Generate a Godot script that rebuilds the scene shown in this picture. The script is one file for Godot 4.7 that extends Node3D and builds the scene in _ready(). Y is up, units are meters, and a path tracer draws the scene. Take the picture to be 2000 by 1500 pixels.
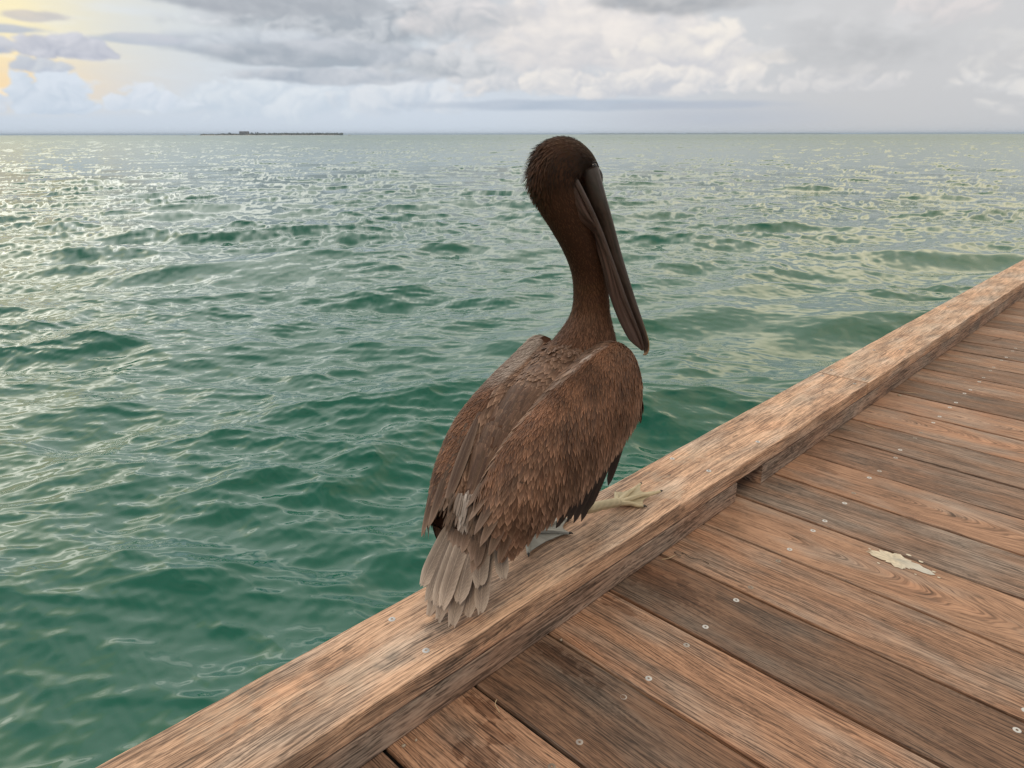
extends Node3D
# Brown pelican on the timber curb of a pier deck above a green sea under broken cloud.
# Axes: the deck is y = 0, the curb runs along -Z at x = -1.14 .. -0.92, the sea lies on the -X side.

const WATER_Y := -1.5
const VIEW_YAW := 44.6
const CAP_TOP := 0.126

var used := {}

func _ready() -> void:
	# ---- camera
	var cam := Camera3D.new()
	cam.name = "camera"
	cam.position = Vector3(0, 1.126, 0)
	cam.rotation_degrees = Vector3(-19.37, VIEW_YAW, -0.086)
	cam.fov = 56.77
	cam.near = 0.05
	cam.far = 60000.0
	add_child(cam)
	cam.current = true
	# ---- sky and exposure
	var env := Environment.new()
	env.tonemap_mode = Environment.TONE_MAPPER_LINEAR
	env.tonemap_exposure = 1.5
	env.background_mode = Environment.BG_SKY
	env.sdfgi_enabled = true
	env.ssao_enabled = true
	env.ssil_enabled = true
	var pano := PanoramaSkyMaterial.new()
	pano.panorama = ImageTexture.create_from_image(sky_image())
	var sky := Sky.new()
	sky.sky_material = pano
	env.sky = sky
	env.fog_enabled = true
	env.fog_density = 0.00012
	env.fog_light_color = Color(0.78, 0.86, 0.95)
	env.ambient_light_source = Environment.AMBIENT_SOURCE_SKY
	var we := WorldEnvironment.new()
	we.name = "world_environment"
	we.environment = env
	add_child(we)
	# ---- the sun lamp, set behind the camera to keep glints off the sea
	var sun := DirectionalLight3D.new()
	sun.name = "sun"
	sun.light_color = Color(1.0, 0.90, 0.76)
	sun.light_energy = 0.18
	sun.light_angular_distance = 18.0
	sun.shadow_enabled = true
	add_child(sun)
	sun.look_at_from_position(dir_at(-160.0, 48.0) * 50.0, Vector3.ZERO)   # added soft light from behind the left shoulder, away from the bright sky
	# ---- the setting
	build_water()
	build_far_land()
	build_deck()
	build_curb()
	# ---- the bird and the small things
	build_pelican()
	build_small_things()

# ------------------------------------------------------------------ helpers
func dir_at(a_deg: float, e_deg: float) -> Vector3:
	var t := deg_to_rad(a_deg - VIEW_YAW)
	var e := deg_to_rad(e_deg)
	return Vector3(sin(t) * cos(e), sin(e), -cos(t) * cos(e))

func numbered(n: String) -> String:
	if not used.has(n):
		used[n] = 0
		return n
	used[n] += 1
	return "%s_%03d" % [n, used[n]]

func noise(sd: int, octaves := 1, gain := 0.5, kind := FastNoiseLite.TYPE_SIMPLEX_SMOOTH) -> FastNoiseLite:
	var n := FastNoiseLite.new()
	n.seed = sd
	n.noise_type = kind
	n.frequency = 1.0
	if octaves > 1:
		n.fractal_type = FastNoiseLite.FRACTAL_FBM
		n.fractal_octaves = octaves
		n.fractal_gain = gain
	else:
		n.fractal_type = FastNoiseLite.FRACTAL_NONE
	return n

func sstep(a: float, b: float, x: float) -> float:
	var t := clampf((x - a) / (b - a), 0.0, 1.0)
	return t * t * (3.0 - 2.0 * t)

func lin(r: float, g: float, b: float) -> Color:   # a linear base colour for albedo_color
	return Color(r, g, b).linear_to_srgb()

func mat(c: Color, rough := 0.8, spec := 0.5) -> StandardMaterial3D:
	var m := StandardMaterial3D.new()
	m.albedo_color = c
	m.roughness = rough
	m.metallic_specular = spec
	return m

class MD:   # one mesh in the making
	var v := PackedVector3Array()
	var n := PackedVector3Array()
	var c := PackedColorArray()
	var t := PackedVector2Array()
	var i := PackedInt32Array()
	func add(p: Vector3, nn: Vector3, uv := Vector2.ZERO, col := Color.WHITE) -> int:
		v.append(p); n.append(nn); t.append(uv); c.append(col)
		return v.size() - 1
	func tri(a: int, b: int, d: int) -> void:
		i.append(a); i.append(b); i.append(d)
	func quad(a: int, b: int, d: int, e: int) -> void:
		i.append_array(PackedInt32Array([a, b, d, a, d, e]))
	func arrays() -> Array:
		var a := []
		a.resize(Mesh.ARRAY_MAX)
		a[Mesh.ARRAY_VERTEX] = v
		a[Mesh.ARRAY_NORMAL] = n
		a[Mesh.ARRAY_COLOR] = c
		a[Mesh.ARRAY_TEX_UV] = t
		a[Mesh.ARRAY_INDEX] = i
		return a
	func face_outwards() -> void:   # turn each triangle so that its front agrees with its normals
		for k in range(0, i.size(), 3):
			var g := (v[i[k + 1]] - v[i[k]]).cross(v[i[k + 2]] - v[i[k]])
			if g.dot(n[i[k]] + n[i[k + 1]] + n[i[k + 2]]) > 0.0:
				var s := i[k + 1]
				i[k + 1] = i[k + 2]
				i[k + 2] = s
	func smooth() -> void:          # normals from the faces, then kept on the side of the old ones
		var acc := PackedVector3Array()
		acc.resize(v.size())
		for k in range(0, i.size(), 3):
			var g := (v[i[k + 1]] - v[i[k]]).cross(v[i[k + 2]] - v[i[k]])
			acc[i[k]] += g; acc[i[k + 1]] += g; acc[i[k + 2]] += g
		for k in v.size():
			var g := acc[k].normalized()
			n[k] = g if g.dot(n[k]) >= 0.0 else -g
	func mesh(turn := true) -> ArrayMesh:
		if turn:
			face_outwards()
		var m := ArrayMesh.new()
		m.add_surface_from_arrays(Mesh.PRIMITIVE_TRIANGLES, arrays())
		return m

func put(called: String, mesh: Mesh, m: Material, parent: Node = self, at := Vector3.ZERO) -> MeshInstance3D:
	var o := MeshInstance3D.new()
	o.name = numbered(called) if parent == self else called
	o.mesh = mesh
	if m:
		o.material_override = m
	o.position = at
	parent.add_child(o, true)
	return o

func thing(called: String, at := Vector3.ZERO) -> Node3D:
	var o := Node3D.new()
	o.name = numbered(called)
	o.position = at
	add_child(o)
	return o

func tag(o: Node, label: String, category: String, group := "") -> Node:
	o.set_meta("label", label)
	o.set_meta("category", category)
	if group:
		o.set_meta("group", group)
	return o

func structure(o: Node, label: String, category := "") -> Node:
	o.set_meta("kind", "structure")
	o.set_meta("label", label)
	if category:
		o.set_meta("category", category)
	return o

func threads(n: int, job: Callable) -> void:
	var id := WorkerThreadPool.add_group_task(job, n, -1, true)
	WorkerThreadPool.wait_for_group_task_completion(id)

func rounded_rect(w: float, h: float, r: float, seg: int) -> Array:   # [points, normals, length round] clockwise from the top left, y up
	var p := []
	var q := []
	var cen := [Vector2(w / 2 - r, h / 2 - r), Vector2(w / 2 - r, -h / 2 + r), Vector2(-w / 2 + r, -h / 2 + r), Vector2(-w / 2 + r, h / 2 - r)]
	for k in 4:
		for s in seg + 1:
			var a := PI / 2 - k * PI / 2 - s * PI / 2 / seg
			var d := Vector2(cos(a), sin(a))
			p.append(cen[k] + d * r)
			q.append(d)
	var l := [0.0]
	for k in p.size():
		l.append(l[k] + p[k].distance_to(p[(k + 1) % p.size()]))
	return [p, q, l]

# A timber: a rounded section swept from 0 to len along `along`; `across` is the section's x, up its y. v runs round the section in metres / vscale.
func timber(len: float, w: float, h: float, r: float, along: Vector3, across: Vector3, uvscale: Vector2, uvoff: Vector2, sd: int, rough: float, cuts: int) -> ArrayMesh:
	var sec := rounded_rect(w, h, r, 3)
	var n1 := noise(sd, 3)
	var up := Vector3.UP
	var md := MD.new()
	var k := (sec[0] as Array).size()
	for a in cuts + 1:
		var x := len * a / cuts
		for b in k + 1:
			var p: Vector2 = sec[0][b % k]
			var q: Vector2 = sec[1][b % k]
			var d := n1.get_noise_3d(x * 7.0, p.x * 12.0, p.y * 12.0) * rough
			md.add(along * x + across * (p.x + q.x * d) + up * (p.y + q.y * d), across * q.x + up * q.y, Vector2(x / uvscale.x, sec[2][b] / uvscale.y) + uvoff)
	for a in cuts:
		for b in k:
			var o := a * (k + 1) + b
			md.quad(o, o + 1, o + k + 2, o + k + 1)
	for e in [0, cuts]:
		var nn := along * (1.0 if e else -1.0)
		var first := md.v.size()
		for b in k:
			var s: Vector2 = sec[0][b]
			md.add(md.v[e * (k + 1) + b], nn, Vector2(s.x * 0.4, s.y * 2.0) + uvoff)
		for b in range(1, k - 1):
			md.tri(first, first + b, first + b + 1)
	return md.mesh()

# ------------------------------------------------------------------ the sky
const SUN_A := -47.0
const SUN_E := 23.0
var sky_a: FastNoiseLite
var sky_b: FastNoiseLite
var sky_c: FastNoiseLite
var sky_r: FastNoiseLite
var clouds := []
var sky_rows := []

func cloud(a: float, e: float, w: float, h: float, soft: float, top: Vector3, base: Vector3, rag := 0.9, scale := 1.0, flat := 2.2, dense := 1.0) -> void:
	clouds.append([a, e, w, h, soft, top, base, rag, scale, flat, dense, float(clouds.size()) * 37.3])

func lay_clouds() -> void:
	var r := RandomNumberGenerator.new()
	r.seed = 11
	# clouds all round, of the same kinds as those in the north-west
	for k in 70:
		var a := r.randf_range(-180, 180)
		if absf(a) < 40.0:
			a += 85.0 * (1.0 if a > 0.0 else -1.0)
		var s := r.randf_range(0.7, 1.5)
		if k % 3 == 0:
			cloud(a, r.randf_range(5, 13), 13 * s, 2.6 * s, 0.9, Vector3(0.62, 0.65, 0.69), Vector3(0.45, 0.48, 0.53), 0.8, 0.8, 1.0, 0.85)
		elif k % 3 == 1:
			cloud(a, r.randf_range(2, 5), 8 * s, 2.4 * s, 0.35, Vector3(0.82, 0.79, 0.75), Vector3(0.62, 0.64, 0.68), 0.9, 1.0, 2.2, 0.9)
		else:
			cloud(a, r.randf_range(1.6, 3), 5 * s, 1.4 * s, 0.4, Vector3(0.70, 0.75, 0.81), Vector3(0.62, 0.68, 0.76), 0.9, 1.3, 2.2, 0.8)
	# pale towers low on the left
	cloud(-18, 2.2, 9.5, 2.0, 0.35, Vector3(0.75, 0.80, 0.85), Vector3(0.58, 0.66, 0.75), 1.0, 1.1, 1.5, 0.9)
	cloud(-8, 2.4, 6.5, 1.9, 0.35, Vector3(0.76, 0.79, 0.83), Vector3(0.55, 0.62, 0.71), 1.0, 1.1, 1.6, 0.85)
	cloud(-25.5, 1.9, 2.8, 1.2, 0.22, Vector3(0.74, 0.79, 0.86), Vector3(0.60, 0.68, 0.78), 0.8, 1.5, 2.5, 0.95)
	cloud(-31.3, 1.9, 2.9, 2.1, 0.18, Vector3(0.70, 0.77, 0.86), Vector3(0.55, 0.64, 0.75), 0.8, 1.4, 3.0, 0.97)
	cloud(-35.5, 1.6, 2.0, 1.3, 0.2, Vector3(0.68, 0.73, 0.80), Vector3(0.56, 0.63, 0.73), 0.8, 1.5, 2.5, 0.95)
	# the wide bank of bright cumulus right of the middle
	cloud(2.0, 6.0, 11.0, 4.6, 0.5, Vector3(0.80, 0.77, 0.76), Vector3(0.58, 0.60, 0.64), 0.8, 0.8, 1.6, 0.95)
	cloud(1.0, 4.0, 8.0, 2.4, 0.35, Vector3(0.82, 0.80, 0.79), Vector3(0.55, 0.58, 0.63), 0.9, 1.0, 1.8, 0.95)
	cloud(6.5, 6.2, 9.0, 4.4, 0.35, Vector3(0.87, 0.82, 0.78), Vector3(0.62, 0.62, 0.65), 0.9, 0.8, 2.0, 0.95)
	cloud(13.8, 4.6, 6.0, 2.9, 0.22, Vector3(0.89, 0.84, 0.78), Vector3(0.64, 0.64, 0.67), 0.8, 0.95, 2.4, 0.97)
	cloud(9.0, 3.2, 9.5, 1.5, 0.28, Vector3(0.86, 0.82, 0.78), Vector3(0.58, 0.60, 0.65), 0.8, 1.1, 2.0, 0.92)
	cloud(22.5, 3.1, 5.5, 1.3, 0.3, Vector3(0.76, 0.74, 0.73), Vector3(0.56, 0.57, 0.60), 0.8, 1.2, 2.6, 0.75)
	cloud(28.0, 7.0, 3.4, 1.9, 0.45, Vector3(0.76, 0.71, 0.70), Vector3(0.58, 0.58, 0.60), 0.8, 1.2, 2.0, 0.75)
	cloud(34.0, 4.6, 5.0, 2.0, 0.5, Vector3(0.70, 0.69, 0.68), Vector3(0.55, 0.55, 0.57), 0.8, 1.2, 2.0, 0.75)
	cloud(24.0, 5.6, 10.0, 3.0, 0.8, Vector3(0.68, 0.68, 0.69), Vector3(0.47, 0.48, 0.50), 0.8, 0.75, 1.2, 0.75)
	# the flat dark base and the far shower under it
	cloud(4.5, 2.05, 13.5, 0.50, 0.5, Vector3(0.50, 0.56, 0.65), Vector3(0.43, 0.50, 0.60), 0.5, 0.6, 1.0, 0.9)
	cloud(14.0, 2.0, 8.0, 0.42, 0.6, Vector3(0.50, 0.54, 0.61), Vector3(0.45, 0.50, 0.59), 0.5, 0.6, 1.0, 0.8)
	cloud(15.0, 0.9, 13.0, 1.7, 1.0, Vector3(0.48, 0.52, 0.60), Vector3(0.46, 0.51, 0.60), 0.15, 0.3, 1.0, 0.8)
	# the grey bank across the upper left
	cloud(-12.2, 8.0, 12.0, 4.0, 0.45, Vector3(0.76, 0.78, 0.81), Vector3(0.36, 0.40, 0.45), 0.80, 0.90, 1.3, 1.0)
	cloud(-17.0, 8.6, 9.5, 1.5, 0.4, Vector3(0.52, 0.55, 0.59), Vector3(0.30, 0.33, 0.38), 0.7, 0.6, 1.2, 0.85)
	cloud(-18.5, 5.9, 7.5, 1.2, 0.4, Vector3(0.64, 0.68, 0.73), Vector3(0.38, 0.43, 0.50), 0.6, 0.75, 1.2, 0.95)
	cloud(-12.5, 5.3, 9.5, 1.1, 0.3, Vector3(0.58, 0.61, 0.66), Vector3(0.31, 0.36, 0.42), 0.7, 0.75, 1.1, 0.95)
	cloud(-12.0, 3.9, 9.0, 0.85, 0.35, Vector3(0.66, 0.68, 0.72), Vector3(0.40, 0.45, 0.52), 0.7, 0.85, 1.4, 0.92)
	cloud(-4.5, 4.6, 5.5, 1.3, 0.35, Vector3(0.70, 0.71, 0.73), Vector3(0.42, 0.46, 0.51), 0.8, 0.95, 1.4, 0.85)
	cloud(-3.0, 8.0, 6.0, 2.5, 0.5, Vector3(0.76, 0.73, 0.73), Vector3(0.45, 0.48, 0.52), 0.8, 0.9, 1.5, 0.85)
	cloud(12.0, 8.9, 7.5, 1.6, 0.45, Vector3(0.60, 0.60, 0.61), Vector3(0.36, 0.38, 0.41), 0.7, 0.75, 1.3, 0.92)
	cloud(23.0, 9.2, 9.5, 1.0, 0.5, Vector3(0.54, 0.54, 0.56), Vector3(0.38, 0.39, 0.42), 0.6, 0.7, 1.2, 0.85)
	# small dark clouds before the yellow gap
	cloud(-29.8, 5.0, 3.6, 1.15, 0.25, Vector3(0.66, 0.67, 0.73), Vector3(0.45, 0.48, 0.57), 0.75, 1.3, 2.4, 0.97)
	cloud(-34.5, 5.0, 2.1, 0.95, 0.28, Vector3(0.62, 0.64, 0.70), Vector3(0.44, 0.48, 0.57), 0.75, 1.3, 2.2, 0.95)
	cloud(-31.5, 4.0, 2.1, 0.75, 0.28, Vector3(0.62, 0.66, 0.72), Vector3(0.47, 0.52, 0.62), 0.75, 1.4, 2.2, 0.95)
	cloud(-31.0, 6.9, 2.2, 0.40, 0.4, Vector3(0.62, 0.58, 0.58), Vector3(0.50, 0.50, 0.54), 0.8, 0.9, 1.2, 0.75)
	cloud(-33.5, 6.1, 4.5, 0.34, 0.4, Vector3(0.58, 0.60, 0.66), Vector3(0.46, 0.52, 0.61), 0.7, 0.6, 1.2, 0.9)
	cloud(-25.5, 5.9, 3.4, 0.45, 0.4, Vector3(0.60, 0.62, 0.68), Vector3(0.46, 0.52, 0.61), 0.7, 0.6, 1.2, 0.85)

func sky_color(a: float, e: float) -> Vector3:
	var right := sstep(-6.0, 26.0, a) * (1.0 - sstep(80.0, 150.0, a))
	var low := Vector3(0.62, 0.69, 0.78).lerp(Vector3(0.58, 0.585, 0.60), right)
	var mid := Vector3(0.66, 0.71, 0.76).lerp(Vector3(0.62, 0.62, 0.63), right)
	var c := low.lerp(mid, sstep(0.0, 7.0, e))
	# the clear yellow gap round the sun
	var gap := exp(-pow((a + 42.0) / 11.0, 2.0)) * sstep(0.9, 2.6, e) * (1.0 - sstep(24.0, 46.0, e))
	gap = clampf(gap * 2.3, 0.0, 1.0)
	var streak := sky_b.get_noise_2d(a * 0.10, e * 0.9 + a * 0.03)
	var glow := Vector3(1.0, 0.74, 0.41).lerp(Vector3(1.0, 0.88, 0.55), sstep(2.5, 6.5, e)).lerp(Vector3(0.93, 0.93, 0.86), clampf(streak * 1.3 - 0.08 + 0.3 * sstep(8.0, 13.0, e), 0.0, 0.9))
	c = c.lerp(glow, gap * (0.9 + 0.2 * streak))
	# high cloud overhead: rumpled, warm where the low sun reaches it
	if e > 7.0:
		var h := 1.0 / maxf(sin(deg_to_rad(e)), 0.10)
		var ar := deg_to_rad(a)
		var gx := sin(ar) * h
		var gy := cos(ar) * h
		var f := sky_c.get_noise_2d(gx * 0.55, gy * 0.55) + 0.45 * sky_b.get_noise_2d(gx * 1.1 + 7.0, gy * 1.1)
		var warm := exp(-pow((a - 40.0) / 36.0, 2.0)) * sstep(8.0, 18.0, e) * (1.0 - 0.6 * sstep(45.0, 80.0, e))
		var lit := Vector3(1.17, 1.16, 1.12).lerp(Vector3(1.42, 1.22, 0.86), warm)
		var dark := Vector3(0.70, 0.71, 0.72).lerp(Vector3(0.84, 0.78, 0.66), warm)
		var up := dark.lerp(lit, clampf(0.55 + f * 1.2, 0.0, 1.15))
		c = c.lerp(up, sstep(8.0, 16.0, e) * (1.0 - 0.75 * gap))
		c += Vector3(2.2, 2.1, 1.9) * exp(-pow((a - SUN_A) / 25.0, 2.0) - pow((e - 17.0) / 7.5, 2.0)) * (0.8 + 0.9 * f) * sstep(8.5, 14.0, e)
	if e < 22.0:
		for k in clouds:
			var dx: float = a - k[0]
			if dx > 180.0: dx -= 360.0
			if dx < -180.0: dx += 360.0
			var dy: float = e - k[1]
			if absf(dx) > k[2] * 1.6 or absf(dy) > k[3] * 1.7:
				continue
			var s: float = k[8]
			var o: float = k[11]
			var bw := clampf(s * 1.2 - 0.5, 0.1, 0.85)
			var px := a * 0.20 * s + o
			var py := e * lerpf(0.46, 0.23, bw) * s + o
			var wx := sky_b.get_noise_2d(px * 0.8, py * 0.8) * 0.30
			var wy := sky_b.get_noise_2d(px * 0.8 + 40.0, py * 0.8) * 0.30
			var f := lerpf(sky_a.get_noise_2d(px, py), 0.30 - sky_r.get_noise_2d(px * 0.9 + wx, py * 0.9 + wy), bw)
			var yy: float = dy / k[3]
			if yy < 0.0:
				yy *= k[9]
			var d: float = 1.0 - sqrt(dx * dx / (k[2] * k[2]) + yy * yy) + f * k[7] * 0.75
			if d <= 0.0:
				continue
			var al: float = sstep(0.0, k[4], d) * k[10]
			var g := lerpf(sky_a.get_noise_2d(px - 0.14, py + 0.18), 0.30 - sky_r.get_noise_2d((px - 0.07) * 0.9 + wx, (py + 0.09) * 0.9 + wy), bw)
			var big := sky_b.get_noise_2d(px * 0.6 + 11.0, py * 0.9)
			var lit := clampf(0.48 + 0.42 * dy / k[3] + (f - g) * 0.75 + f * 0.30 + big * 0.45, 0.0, 1.0)
			c = c.lerp((k[6] as Vector3).lerp(k[5], lit), al)
	# unseen sky dimmed overhead and eastward, to darken near water and shaded sides
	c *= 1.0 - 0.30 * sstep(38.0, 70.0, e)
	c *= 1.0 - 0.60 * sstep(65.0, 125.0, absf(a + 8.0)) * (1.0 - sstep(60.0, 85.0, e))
	# the air thickens towards the horizon
	var air := exp(-maxf(e, 0.0) / 0.9)
	c = c.lerp(low * Vector3(1.02, 1.02, 1.02), air * 0.85)
	return c * lerpf(0.68, 1.0, sstep(9.5, 20.0, e))

func sky_image() -> Image:
	sky_a = noise(5, 5, 0.52)
	sky_b = noise(8, 4, 0.5)
	sky_c = noise(21, 5, 0.55)
	sky_r = noise(33, 4, 0.48)
	sky_r.fractal_type = FastNoiseLite.FRACTAL_RIDGED
	lay_clouds()
	var w := 4096
	var h := 2048
	var fine := 192      # rows above the horizon drawn at full size (17 degrees)
	sky_rows.resize(fine + 256)
	threads(fine + 256, func(j: int) -> void:
		var row := PackedFloat32Array()
		if j < fine:
			row.resize(w * 3)
			var e := (j + 0.5) * 180.0 / h
			for x in w:
				var a := wrapf((x + 0.5) * 360.0 / w + VIEW_YAW, -180.0, 180.0)
				if absf(a) > 62.0 and x % 2 == 1:
					row[x * 3] = row[x * 3 - 3]; row[x * 3 + 1] = row[x * 3 - 2]; row[x * 3 + 2] = row[x * 3 - 1]
					continue
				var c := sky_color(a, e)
				row[x * 3] = c.x; row[x * 3 + 1] = c.y; row[x * 3 + 2] = c.z
		else:
			var w4 := w / 4
			row.resize(w4 * 3)
			var e2 := (float(fine) + 0.5) * 180.0 / h + (j - fine) * (90.0 - fine * 180.0 / h) / 255.0
			for x in w4:
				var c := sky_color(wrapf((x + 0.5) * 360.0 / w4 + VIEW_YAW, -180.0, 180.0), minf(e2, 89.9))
				row[x * 3] = c.x; row[x * 3 + 1] = c.y; row[x * 3 + 2] = c.z
		sky_rows[j] = row)
	# stitch: the coarse upper part is its own image, enlarged, and the fine part is laid into it
	var data := PackedByteArray()
	for j in 256:
		data.append_array((sky_rows[fine + 255 - j] as PackedFloat32Array).to_byte_array())
	var upper := Image.create_from_data(w / 4, 256, false, Image.FORMAT_RGBF, data)
	upper.resize(w, h / 2 - fine, Image.INTERPOLATE_BILINEAR)
	data = PackedByteArray()
	for j in fine:
		data.append_array((sky_rows[fine - 1 - j] as PackedFloat32Array).to_byte_array())
	var lower := Image.create_from_data(w, fine, false, Image.FORMAT_RGBF, data)
	var im := Image.create_empty(w, h, false, Image.FORMAT_RGBF)
	im.fill(Color(0.10, 0.17, 0.16))
	im.blit_rect(upper, Rect2i(0, 0, w, h / 2 - fine), Vector2i(0, 0))
	im.blit_rect(lower, Rect2i(0, 0, w, fine), Vector2i(0, h / 2 - fine))
	sky_rows.clear()
	return im

# ------------------------------------------------------------------ the sea
var waves := []
var water_rings := PackedFloat32Array()
var water_angles := PackedFloat32Array()
var water_out := []

func lay_waves() -> void:
	var r := RandomNumberGenerator.new()
	r.seed = 4
	var bands := [[7.5, 3.4, 9, 0.033], [3.4, 1.5, 12, 0.044], [1.5, 0.7, 12, 0.044], [0.7, 0.3, 12, 0.047], [0.3, 0.13, 12, 0.046], [0.13, 0.055, 9, 0.026]]
	for b in bands:
		for k in b[2]:
			var l: float = b[0] * pow(b[1] / b[0], (k + r.randf()) / b[2])
			var spread: float = 0.95 if l > 1.0 else 1.2
			var t := deg_to_rad(180.0 - VIEW_YAW - 14.0) + r.randfn(0.0, spread * 0.55)   # towards the viewer, a little to one side
			var kk := TAU / l
			waves.append([sin(t) * kk, -cos(t) * kk, r.randf() * TAU, b[3] / kk * r.randf_range(0.7, 1.3), l, kk])

func build_water() -> void:
	lay_waves()
	var r := 0.4
	while r < 30000.0:
		water_rings.append(r)
		r += maxf(0.011, r * r / (2.63 * 1000.0) + 0.0020 * r)
	water_rings.append(40000.0)
	var a := -80.0
	while a < 80.0:
		water_angles.append(a)
		a += 0.11 if absf(a) < 52.0 else 0.45
	while a < 279.0:
		water_angles.append(a)
		a += 6.0
	water_angles.append(280.0)
	var nr := water_rings.size()
	var na := water_angles.size()
	water_out.resize(nr)
	var gust := noise(77, 3)
	threads(nr, func(j: int) -> void:
		var vs := PackedVector3Array()
		var ns := PackedVector3Array()
		vs.resize(na); ns.resize(na)
		var uv := PackedVector2Array()
		uv.resize(na)
		uv.fill(Vector2(clampf(log(water_rings[j] / 12.0) / log(500.0 / 12.0), 0.01, 0.99), 0.5))
		var rr := water_rings[j]
		var dr := (water_rings[j + 1] if j + 1 < nr else rr * 2.0) - rr
		# what each wave does at this distance
		var kx := PackedFloat32Array()
		var kz := PackedFloat32Array()
		var ph := PackedFloat32Array()
		var am := PackedFloat32Array()
		var keep := PackedFloat32Array()
		var ik := PackedFloat32Array()
		var short := 0
		for w in waves:
			var l: float = w[4]
			if l < dr * 0.025:
				continue
			if l > 1.3:
				short += 1
			kx.append(w[0]); kz.append(w[1]); ph.append(w[2])
			am.append(float(w[3]) * lerpf(0.62, 1.0, sstep(0.2, 2.0, l / dr)))
			keep.append(sstep(1.5, 4.5, l / dr))
			ik.append(0.85 / float(w[5]))
		var nw := kx.size()
		for i in na:
			var t := deg_to_rad(water_angles[i] - VIEW_YAW)
			var x := sin(t) * rr
			var z := -cos(t) * rr
			var coarse := water_angles[i] > 82.0
			var h := 0.0
			var sx := 0.0
			var sz := 0.0
			var ox := 0.0
			var oz := 0.0
			var jxx := 1.0
			var jzz := 1.0
			var jxz := 0.0
			var calm := clampf(0.85 + 0.95 * gust.get_noise_2d(x * 0.11, z * 0.11), 0.3, 1.5)
			for q in nw:
				if coarse and q > 20:
					break
				var wx := kx[q]
				var wz := kz[q]
				var p := wx * x + wz * z + ph[q]
				var amp := am[q]
				if q >= short:
					amp *= calm
				var cs := cos(p) * amp
				var sn := sin(p) * amp
				sx -= sn * wx
				sz -= sn * wz
				var ck := cs * ik[q]
				jxx -= ck * wx * wx
				jzz -= ck * wz * wz
				jxz -= ck * wx * wz
				var kp := keep[q]
				if kp > 0.0:
					h += cs * kp
					var dn := sn * ik[q] * kp
					ox -= dn * wx
					oz -= dn * wz
			vs[i] = Vector3(x + ox, WATER_Y + h, z + oz)
			var tx := Vector3(maxf(jxx, 0.25), sx, jxz)
			var tz := Vector3(jxz, sz, maxf(jzz, 0.25))
			var nn := tz.cross(tx)
			ns[i] = nn.normalized() if nn.y > 0.02 else Vector3(-sx, 1.0, -sz).normalized()
		water_out[j] = [vs, ns, uv])
	var md := MD.new()
	for j in nr:
		md.v.append_array(water_out[j][0])
		md.n.append_array(water_out[j][1])
		md.t.append_array(water_out[j][2])
	water_out.clear()
	var idx := PackedInt32Array()
	idx.resize((nr - 1) * (na - 1) * 6)
	var q := 0
	for j in nr - 1:
		for i in na - 1:
			var o := j * na + i
			idx[q] = o; idx[q + 1] = o + na; idx[q + 2] = o + na + 1
			idx[q + 3] = o; idx[q + 4] = o + na + 1; idx[q + 5] = o + 1
			q += 6
	var arr := []
	arr.resize(Mesh.ARRAY_MAX)
	arr[Mesh.ARRAY_VERTEX] = md.v
	arr[Mesh.ARRAY_NORMAL] = md.n
	arr[Mesh.ARRAY_TEX_UV] = md.t
	arr[Mesh.ARRAY_INDEX] = idx
	var m := ArrayMesh.new()
	m.add_surface_from_arrays(Mesh.PRIMITIVE_TRIANGLES, arr)
	# ripples too small to tell apart far out widen the gloss there
	var gloss := Image.create_empty(256, 4, false, Image.FORMAT_RGB8)
	for k in 256:
		var g := lerpf(0.05, 0.30, pow(k / 255.0, 1.3))
		for yy in 4:
			gloss.set_pixel(k, yy, Color(g, g, g))
	var wm := mat(lin(0.001, 0.088, 0.053), 1.0, 0.40)
	wm.roughness_texture = ImageTexture.create_from_image(gloss)
	wm.texture_repeat = false
	structure(put("sea", m, wm), "choppy green sea with pale sky glints reaching to the horizon")

# ------------------------------------------------------------------ islands on the horizon
func far_point(px: float, dist: float) -> Vector3:   # sideways per forward metre, forward distance
	var f := dir_at(0, 0)
	var s := dir_at(90, 0)
	return f * dist + s * (px * dist) + Vector3(0, WATER_Y, 0)

func ridge(p0: Vector3, p1: Vector3, depth: float, height: float, sd: int, cuts: int, ends := 0.04) -> ArrayMesh:
	var md := MD.new()
	var n := noise(sd, 4)
	var back := dir_at(0, 0) * depth
	for a in cuts + 1:
		var t := float(a) / cuts
		var e := sstep(0.0, ends, t) * sstep(0.0, ends, 1.0 - t)
		for b in 7:
			var u := b / 6.0
			var prof := sin(u * PI)
			var y := height * e * pow(prof, 0.45) * (0.75 + 0.5 * n.get_noise_2d(t * cuts * 0.11, u * 2.0) + 0.35 * n.get_noise_2d(t * cuts * 0.5, u * 4.0))
			md.add(p0.lerp(p1, t) + back * (u - 0.2) + Vector3(0, maxf(y, 0.0) - 0.4, 0), Vector3.UP)
	for a in cuts:
		for b in 6:
			var o := a * 7 + b
			md.quad(o, o + 1, o + 8, o + 7)
	md.smooth()
	return md.mesh()

func clump(md: MD, c: Vector3, rx: float, ry: float, rg: RandomNumberGenerator) -> void:
	var first := md.v.size()
	for a in 4:
		for b in 7:
			var th := PI * (a + 0.5) / 4.0
			var ph := TAU * b / 7.0 + a * 0.4
			var d := Vector3(sin(th) * cos(ph), cos(th), sin(th) * sin(ph))
			var k := rg.randf_range(0.65, 1.25)
			var s := rg.randf_range(0.7, 1.25)
			md.add(c + Vector3(d.x * rx, d.y * ry, d.z * rx) * k, d, Vector2.ZERO, Color(0.078 * s, 0.09 * s, 0.070 * s))  # leaf colour lightened to stand in for distance haze
	for a in 3:
		for b in 7:
			var o := first + a * 7
			md.quad(o + b, o + (b + 1) % 7, o + 7 + (b + 1) % 7, o + 7 + b)

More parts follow.
